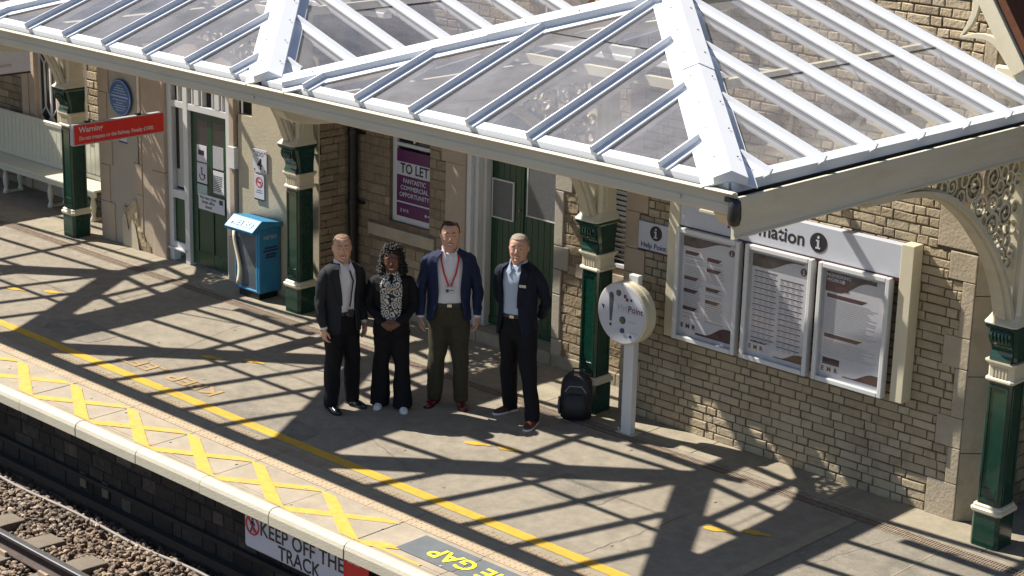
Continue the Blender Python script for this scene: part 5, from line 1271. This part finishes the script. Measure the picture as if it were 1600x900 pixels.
    if not woman:
        mb = MB(); ra = sec((0, 0, 1.005 * k), .170 * g * k, .124 * g * k, 28); rb = sec((0, 0, 1.04 * k), .168 * g * k, .122 * g * k, 28); mb.rings([ra, rb]); mb.build('belt', 'black', body); B((-.022, .022, -.132 * g * k, -.122 * g * k, 1.008 * k, 1.036 * k)).build('buckle', 'steel', body)
    # jacket
    o_ = opn; J = []
    for z, a, b, w_ in ((jk['hem'], .200, .150, o_[0]), ((jk['hem'] + 1.02) / 2, .196, .146, (o_[0] + o_[1]) / 2), (1.02, .184, .138, o_[1]), (1.12, .184, .136, o_[2]), (1.24, .192, .138, o_[3]), (1.35, .205, .136, o_[4]), (1.435, .206, .126, o_[5]), (1.485, .180, .108, o_[6]), (1.513, .120, .085, o_[7]), (1.53, .082, .074, o_[8])):
        J.append(openring((0, .004, z * k), a * g * k, b * g * k, w_, skew=jk.get('skew', 0)))
    shell(J, .010, 'jacket', jk['mat'], body, jk.get('wr', .010), seed=3)
    slv = []
    for (S, E_, W_), A, s_ in zip(sh, (armsL, armsR), (1, -1)):
        d_ = (W_ - E_).normalized(); e = W_ - d_ * .015
        m1 = limb([S + Vector((-s_ * .05, 0, .004)), S + Vector((s_ * .002, 0, -.02)), E_, e], [.058, .066, .056, .044], 16)
        slv.append(m1)
        cf = MB().tube([W_ - d_ * .03, W_ + d_ * .004], [.036, .034], 14); cf.build('shirt_cuff', shirt if not woman else jk['mat'], body, smooth=True)
        vremesh([m1], .011, 'sleeve', jk['mat'], body, 1, .012, 11, 1.0, seed=4 + s_)
    # lapels
    mb = MB()
    for s_ in (-1, 1):
        pts = []; ww = []
        for i, wd in ((3, .012), (4, .05), (5, .07), (6, .072), (7, .06), (8, .045), (9, .03)):
            ring_ = J[i]; p = ring_[0] if s_ > 0 else ring_[-1]; q = ring_[3] if s_ > 0 else ring_[-4]
            pts.append((p, q, wd))
        for (p, q, wd), (p2, q2, wd2) in zip(pts, pts[1:]):
            oo = Vector((0, -.020, 0))
            a_, b_ = p + oo, p + (q - p).normalized() * wd + oo; c_, d_ = p2 + (q2 - p2).normalized() * wd2 + oo, p2 + oo
            mb.poly([a_, b_, c_, d_])
    lo = mb.build('lapel', jk.get('lapel', jk['mat']), body, recalc=False); sm_ = lo.modifiers.new('t', 'SOLIDIFY'); sm_.thickness = .006; sm_.offset = 0
    # shoes
    for (fx, fy, fa) in feet: shoe(body, (fx, fy, 0), fa, shoem, 1.0 if not woman else .86, sole)
    return body, k, J, hc, hs, sh
def hair_build(par, s, h):
    kind = h['kind']; matl = mat('hair', h['col'], .8 if kind != 'curly' else .75, .35, 90, .4, 200)
    if kind == 'cap':
        # short hair: a shell over the skull above a hair line that drops at the sides and back
        mb = MB(); R = []; n = 40; m_ = 18; lift = h.get('lift', .005)
        for i in range(m_ + 1):
            ring_ = []
            for j in range(n):
                t = 2 * pi * j / n; fr = -sin(t)                       # 1 at the front
                zlow = h['front'] if fr > .55 else (h['front'] + (h['side'] - h['front']) * min(1, (.55 - fr) / .45) if fr > .1 else h['side'] + (h['back'] - h['side']) * min(1, (.1 - fr) / .8))
                z = .1185 + (zlow - .1185) * (i / m_)
                z = z if i else .12
                # skull profile
                prf = ((.118, .012, .016, .012), (.112, .045, .052, .012), (.095, .066, .078, .010), (.065, .079, .094, .006), (.03, .083, .099, .003), (0, .083, .098, .0), (-.03, .081, .090, -.004), (-.07, .075, .08, .0))
                for (z0, a0, b0, d0), (z1, a1, b1, d1) in zip(prf, prf[1:]):
                    if z1 <= z <= z0 or (z > z0 and z0 == .118):
                        u = max(0, min(1, (z0 - z) / (z0 - z1))); a = a0 + (a1 - a0) * u; b = b0 + (b1 - b0) * u; dy = d0 + (d1 - d0) * u; break
                e = lift * (1 if i < m_ else .1)
                ring_.append(((a + e) * cos(t) * s, (dy + (b + e) * sin(t)) * s, (z + (e * .8 if i < 4 else 0) + .0015 * noise.noise((t * 5, z * 90, 1))) * s))
            R.append(ring_)
        mb.rings(R); mb.build('hair', matl, par, smooth=True)
    elif kind == 'curly':
        rg = random.Random(4); mb = MB()
        for q in range(430):
            u = rg.uniform(0, 2 * pi); z = rg.uniform(-.125, .128)
            rr = .100 * sqrt(max(.05, 1 - ((z - .0) / .155) ** 2)) if z > .0 else .100 + (-z) * .22
            rr *= rg.uniform(.82, 1.10)
            x, y = rr * 1.02 * cos(u), .025 + rr * sin(u)
            if y < -.055 and abs(x) < .080 and z < .068: continue
            if y < -.02 and abs(x) < .068 and z < .05: continue
            if z < -.12 and y < -.03: y += .03
            r_ = rg.uniform(.011, .019); c = Vector((x, y, z)); a0 = rg.uniform(0, 6.28); pts = []
            for t_ in range(9): a = a0 + t_ * .9; pts.append((c + Vector((r_ * cos(a), r_ * sin(a), -.006 * t_ + .02))) * s)
            mb.tube(pts, .0095 * s, 5)
        mb.build('hair', matl, par, smooth=True)
        ball((0, .035 * s, -.01 * s), .095 * s, 12, (1.0, .88, 1.1)).build('hair_mass', matl, par, smooth=True)
M['suit_char'] = mat('charcoal_suit', (.020, .022, .026), .8, .2, 40, .3, 300, spec=.25)
M['suit_black'] = mat('black_suit', (.007, .007, .009), .8, .2, 40, .3, 300, spec=.25)
M['navy'] = mat('navy_blazer', (.014, .022, .062), .75, .15, 40, .3, 300, spec=.25)
M['darknavy'] = mat('dark_navy_blazer', (.008, .011, .024), .75, .15, 40, .3, 300, spec=.25)
M['olive'] = mat('olive_trousers', (.052, .046, .030), .85, .15, 30, .3, 250, spec=.2)
M['jean'] = mat('black_jeans', (.012, .012, .014), .85, .2, 30, .3, 250, spec=.2)
M['shirtw'] = mat('white_shirt', (.66, .66, .70), .75, .03, 20)
M['shirtb'] = mat('pale_blue_shirt', (.40, .48, .60), .75, .04, 20)
M['oxblood'] = mat('oxblood_leather', (.13, .010, .012), .22, .2, 10, coat=.4)
M['brownl'] = mat('brown_suede', (.10, .030, .016), .7, .2, 10)
M['blackl'] = mat('black_leather', (.008, .008, .010), .22, .2, 10, coat=.4)
M['whitel'] = mat('white_trainer', (.72, .72, .72), .5, .03)
M['red'] = mat('red_ribbon', (.50, .008, .02), .6, .05)
def place(feet_w, yaw, w_=.5):
    """centre between the feet and feet in local coordinates"""
    (ax_, ay_), (bx_, by_) = feet_w; cx, cy = ax_ * w_ + bx_ * (1 - w_), ay_ * w_ + by_ * (1 - w_); out = []
    for x, y in feet_w:
        dx, dy = x - cx, y - cy; out.append((dx * cos(-yaw) - dy * sin(-yaw), dx * sin(-yaw) + dy * cos(-yaw)))
    return (cx, cy), out
# --- man in charcoal suit (leftmost)
yaw = radians(80); (cx, cy), ft = place(((.42, -1.50), (.40, -1.76)), yaw)
ft = sorted(ft, key=lambda p: -p[0])
b1, k, J, hc, hs, sh = make_person((cx, cy), yaw, 1.73, 'balding man in charcoal suit and open white shirt at the left end', (.52, .30, .21),
    dict(e=(.245, .02, 1.12), w=(.235, -.05, .88), hd=(0, -.1, -1), pn=(-1, 0, 0), tn=(0, -1, 0)), dict(e=(-.245, .02, 1.12), w=(-.24, -.06, .88), hd=(0, -.12, -1), pn=(1, 0, 0), tn=(0, -1, 0), curl=.5),
    [(ft[0][0], ft[0][1], .15), (ft[1][0], ft[1][1], -.1)], dict(hem=.82, mat='suit_char', skew=0), 'shirtw', 'suit_black', 'blackl', [.42, .36, .36, .38, .42, .46, .5, .6, .8],
    dict(kind='cap', col=(.20, .125, .085), front=.100, side=.02, back=-.05, lift=.0022, brow=(.12, .07, .05)), girth=1.04, headyaw=-radians(26))
MB().ribbon([(.03 * k, -.10 * k, 1.46 * k), (.045 * k, -.150 * k, 1.36 * k), (.02 * k, -.158 * k, 1.24 * k), (.01 * k, -.160 * k, 1.16 * k), (.0, -.155 * k, 1.1 * k)], .016, YY, .004).build('lanyard', 'ink', b1)
B((-.03, .03, -.175, -.165, 1.0 * k, 1.08 * k)).build('badge', 'ink', b1, bevel=.004)
# --- woman in black suit with patterned scarf
yaw = radians(44); (cx, cy), ft = place(((.84, -1.22), (.61, -1.31)), yaw)
b2, k, J, hc, hs, sh = make_person((cx, cy), yaw, 1.60, 'woman with curly black hair, black suit and patterned scarf, hands clasped', (.14, .062, .036),
    dict(e=(.25, .01, 1.17), w=(.085, -.22, 1.02), hd=(-1, -.25, -.35), pn=(0, 1, -.2), tn=(0, 0, 1), curl=.6), dict(e=(-.25, .01, 1.17), w=(-.085, -.23, 1.02), hd=(1, -.2, -.45), pn=(0, 1, -.2), tn=(0, 0, 1), curl=.6),
    [(ft[0][0], ft[0][1], .15), (ft[1][0], ft[1][1], -.15)], dict(hem=.84, mat='suit_black'), 'suit_black', 'suit_black', 'whitel', [.10, .06, .10, .25, .40, .5, .6, .7, .9],
    dict(kind='curly', col=(.008, .006, .006), brow=(.01, .006, .005), lip=(.12, .03, .03)), flare=True, girth=1.02, sole='whitel', woman=True)
ms = bpy.data.materials.new('patterned_scarf'); ms.use_nodes = True; nt = ms.node_tree; b_ = nt.nodes['Principled BSDF']; b_.inputs['Roughness'].default_value = .8
tc = nt.nodes.new('ShaderNodeTexCoord'); vo = nt.nodes.new('ShaderNodeTexVoronoi'); vo.feature = 'DISTANCE_TO_EDGE'; vo.inputs['Scale'].default_value = 17; lnk(nt, tc.outputs['Object'], vo.inputs['Vector'])
cr = nt.nodes.new('ShaderNodeValToRGB'); cr.color_ramp.interpolation = 'CONSTANT'; e = cr.color_ramp.elements; e[0].position = 0; e[0].color = (.01, .01, .012, 1); e[1].position = .07; e[1].color = (.52, .51, .47, 1); q = e.new(.22); q.color = (.03, .03, .035, 1); q = e.new(.33); q.color = (.40, .40, .40, 1)
lnk(nt, vo.outputs['Distance'], cr.inputs[0]); lnk(nt, cr.outputs[0], b_.inputs['Base Color'])
sc_parts = []
for s_ in (-1, 1):
    R = []
    for z, x, y, a, b in ((1.54, .060, -.01, .038, .05), (1.50, .068, -.075, .05, .038), (1.42, .062, -.125, .060, .028), (1.30, .052, -.155, .062, .022), (1.18, .050, -.165, .064, .020), (1.08, .046, -.170, .060, .018), (1.04, .04, -.170, .05, .012)):
        R.append(sec((s_ * x * k, y * k, z * k), a * k, b * k, 18))
    sc_parts.append(MB().rings(R))
sc_parts.append(MB().tube([(.085 * k * cos(t_), .01 + .075 * k * sin(t_), (1.52 - .02 * sin(t_ * 1.0)) * k) for t_ in [2 * pi * q / 20 for q in range(21)]], .03 * k, 10))
vremesh(sc_parts, .009, 'scarf', ms, b2, 1, .010, 14, .25, seed=8)
MB().tube([(.05 * k * cos(t_) * 1.1, -.125 * k - .01 + .035 * sin(t_) * k, (1.415 + .028 * sin(t_)) * k) for t_ in [pi + pi * q / 10 for q in range(11)]], .006, 6).build('necklace', mat('gold', (.6, .45, .15), .3, metal=1.0), b2)
# --- tall man in navy blazer and olive trousers
yaw = radians(47); (cx, cy), ft = place(((1.16, -.74), (.93, -.88)), yaw)
b3, k, J, hc, hs, sh = make_person((cx, cy), yaw, 1.85, 'tallest man, navy blazer, white shirt, red lanyard with badge and olive trousers', (.52, .30, .215),
    dict(e=(.27, .02, 1.13), w=(.265, -.07, .89), hd=(-.05, -.1, -1), pn=(-1, .2, 0), tn=(-.2, -1, 0), curl=.4), dict(e=(-.27, .02, 1.13), w=(-.27, -.07, .89), hd=(.05, -.1, -1), pn=(1, .2, 0), tn=(.2, -1, 0), curl=.4),
    [(ft[0][0], ft[0][1], .12), (ft[1][0], ft[1][1], -.45)], dict(hem=.86, mat='navy'), 'shirtw', 'olive', 'oxblood', [.75, .55, .48, .48, .50, .52, .55, .62, .85],
    dict(kind='cap', col=(.040, .026, .018), front=.098, side=.015, back=-.06, lift=.006, brow=(.04, .025, .018)), girth=1.10)
for s_ in (-1, 1):
    MB().ribbon([(s_ * .078 * k, -.05 * k, 1.53 * k), (s_ * .080 * k, -.130 * k, 1.45 * k), (s_ * .055 * k, -.162 * k, 1.34 * k), (s_ * .012 * k, -.160 * k, 1.22 * k)], .016, YY, .004).build('lanyard', 'red', b3)
B((-.045, .045, -.185, -.177, 1.15 * k, 1.215 * k)).build('badge', 'signwhite', b3, bevel=.004); B((-.035, -.01, -.1875, -.1855, 1.165 * k, 1.195 * k), (-.003, .035, -.1875, -.1855, 1.18 * k, 1.187 * k)).build('badge_print', 'navyink', b3)
# --- man in dark navy blazer, hands behind
yaw = radians(18); (cx, cy), ft = place(((2.02, -.62), (1.60, -.50)), yaw, .22)
b4, k, J, hc, hs, sh = make_person((cx, cy), yaw, 1.80, 'grey-haired man in dark blazer and pale blue shirt, hands behind his back', (.52, .295, .21),
    dict(e=(.265, .10, 1.14), w=(.15, .19, .96), hd=(-1, .1, -.2), pn=(0, 1, 0), tn=(0, 0, 1), curl=.4), dict(e=(-.26, .10, 1.14), w=(-.14, .20, .96), hd=(1, .1, -.2), pn=(0, 1, 0), tn=(0, 0, 1), curl=.4),
    [(ft[0][0], ft[0][1], .05), (ft[1][0], ft[1][1], -.5)], dict(hem=.82, mat='darknavy', skew=-.12), 'shirtb', 'jean', 'brownl', [.62, .44, .38, .38, .40, .44, .5, .6, .85],
    dict(kind='cap', col=(.26, .215, .17), front=.088, side=.01, back=-.055, lift=.005, brow=(.2, .14, .1)), girth=1.03, sole='whitel', headyaw=radians(14))
B((.085, .155, -.168, -.160, 1.335 * k, 1.36 * k)).build('name_badge', 'cream', b4, bevel=.002)

for o in list(bpy.data.objects):
    if o.type == 'MESH' and o.parent and o.name.split('.')[0] in ('eye', 'pupil', 'eyebrow', 'lapel', 'pane', 'pane_frame', 'button', 'casing_strap', 'side_pocket', 'stone_sill', 'glazing_bar', 'notice', 'front_stile', 'knob', 'screw', 'bolt', 'emblem', 'fascia_bolt', 'small_mark', 'wall_notice', 'blind'): split_islands(o)
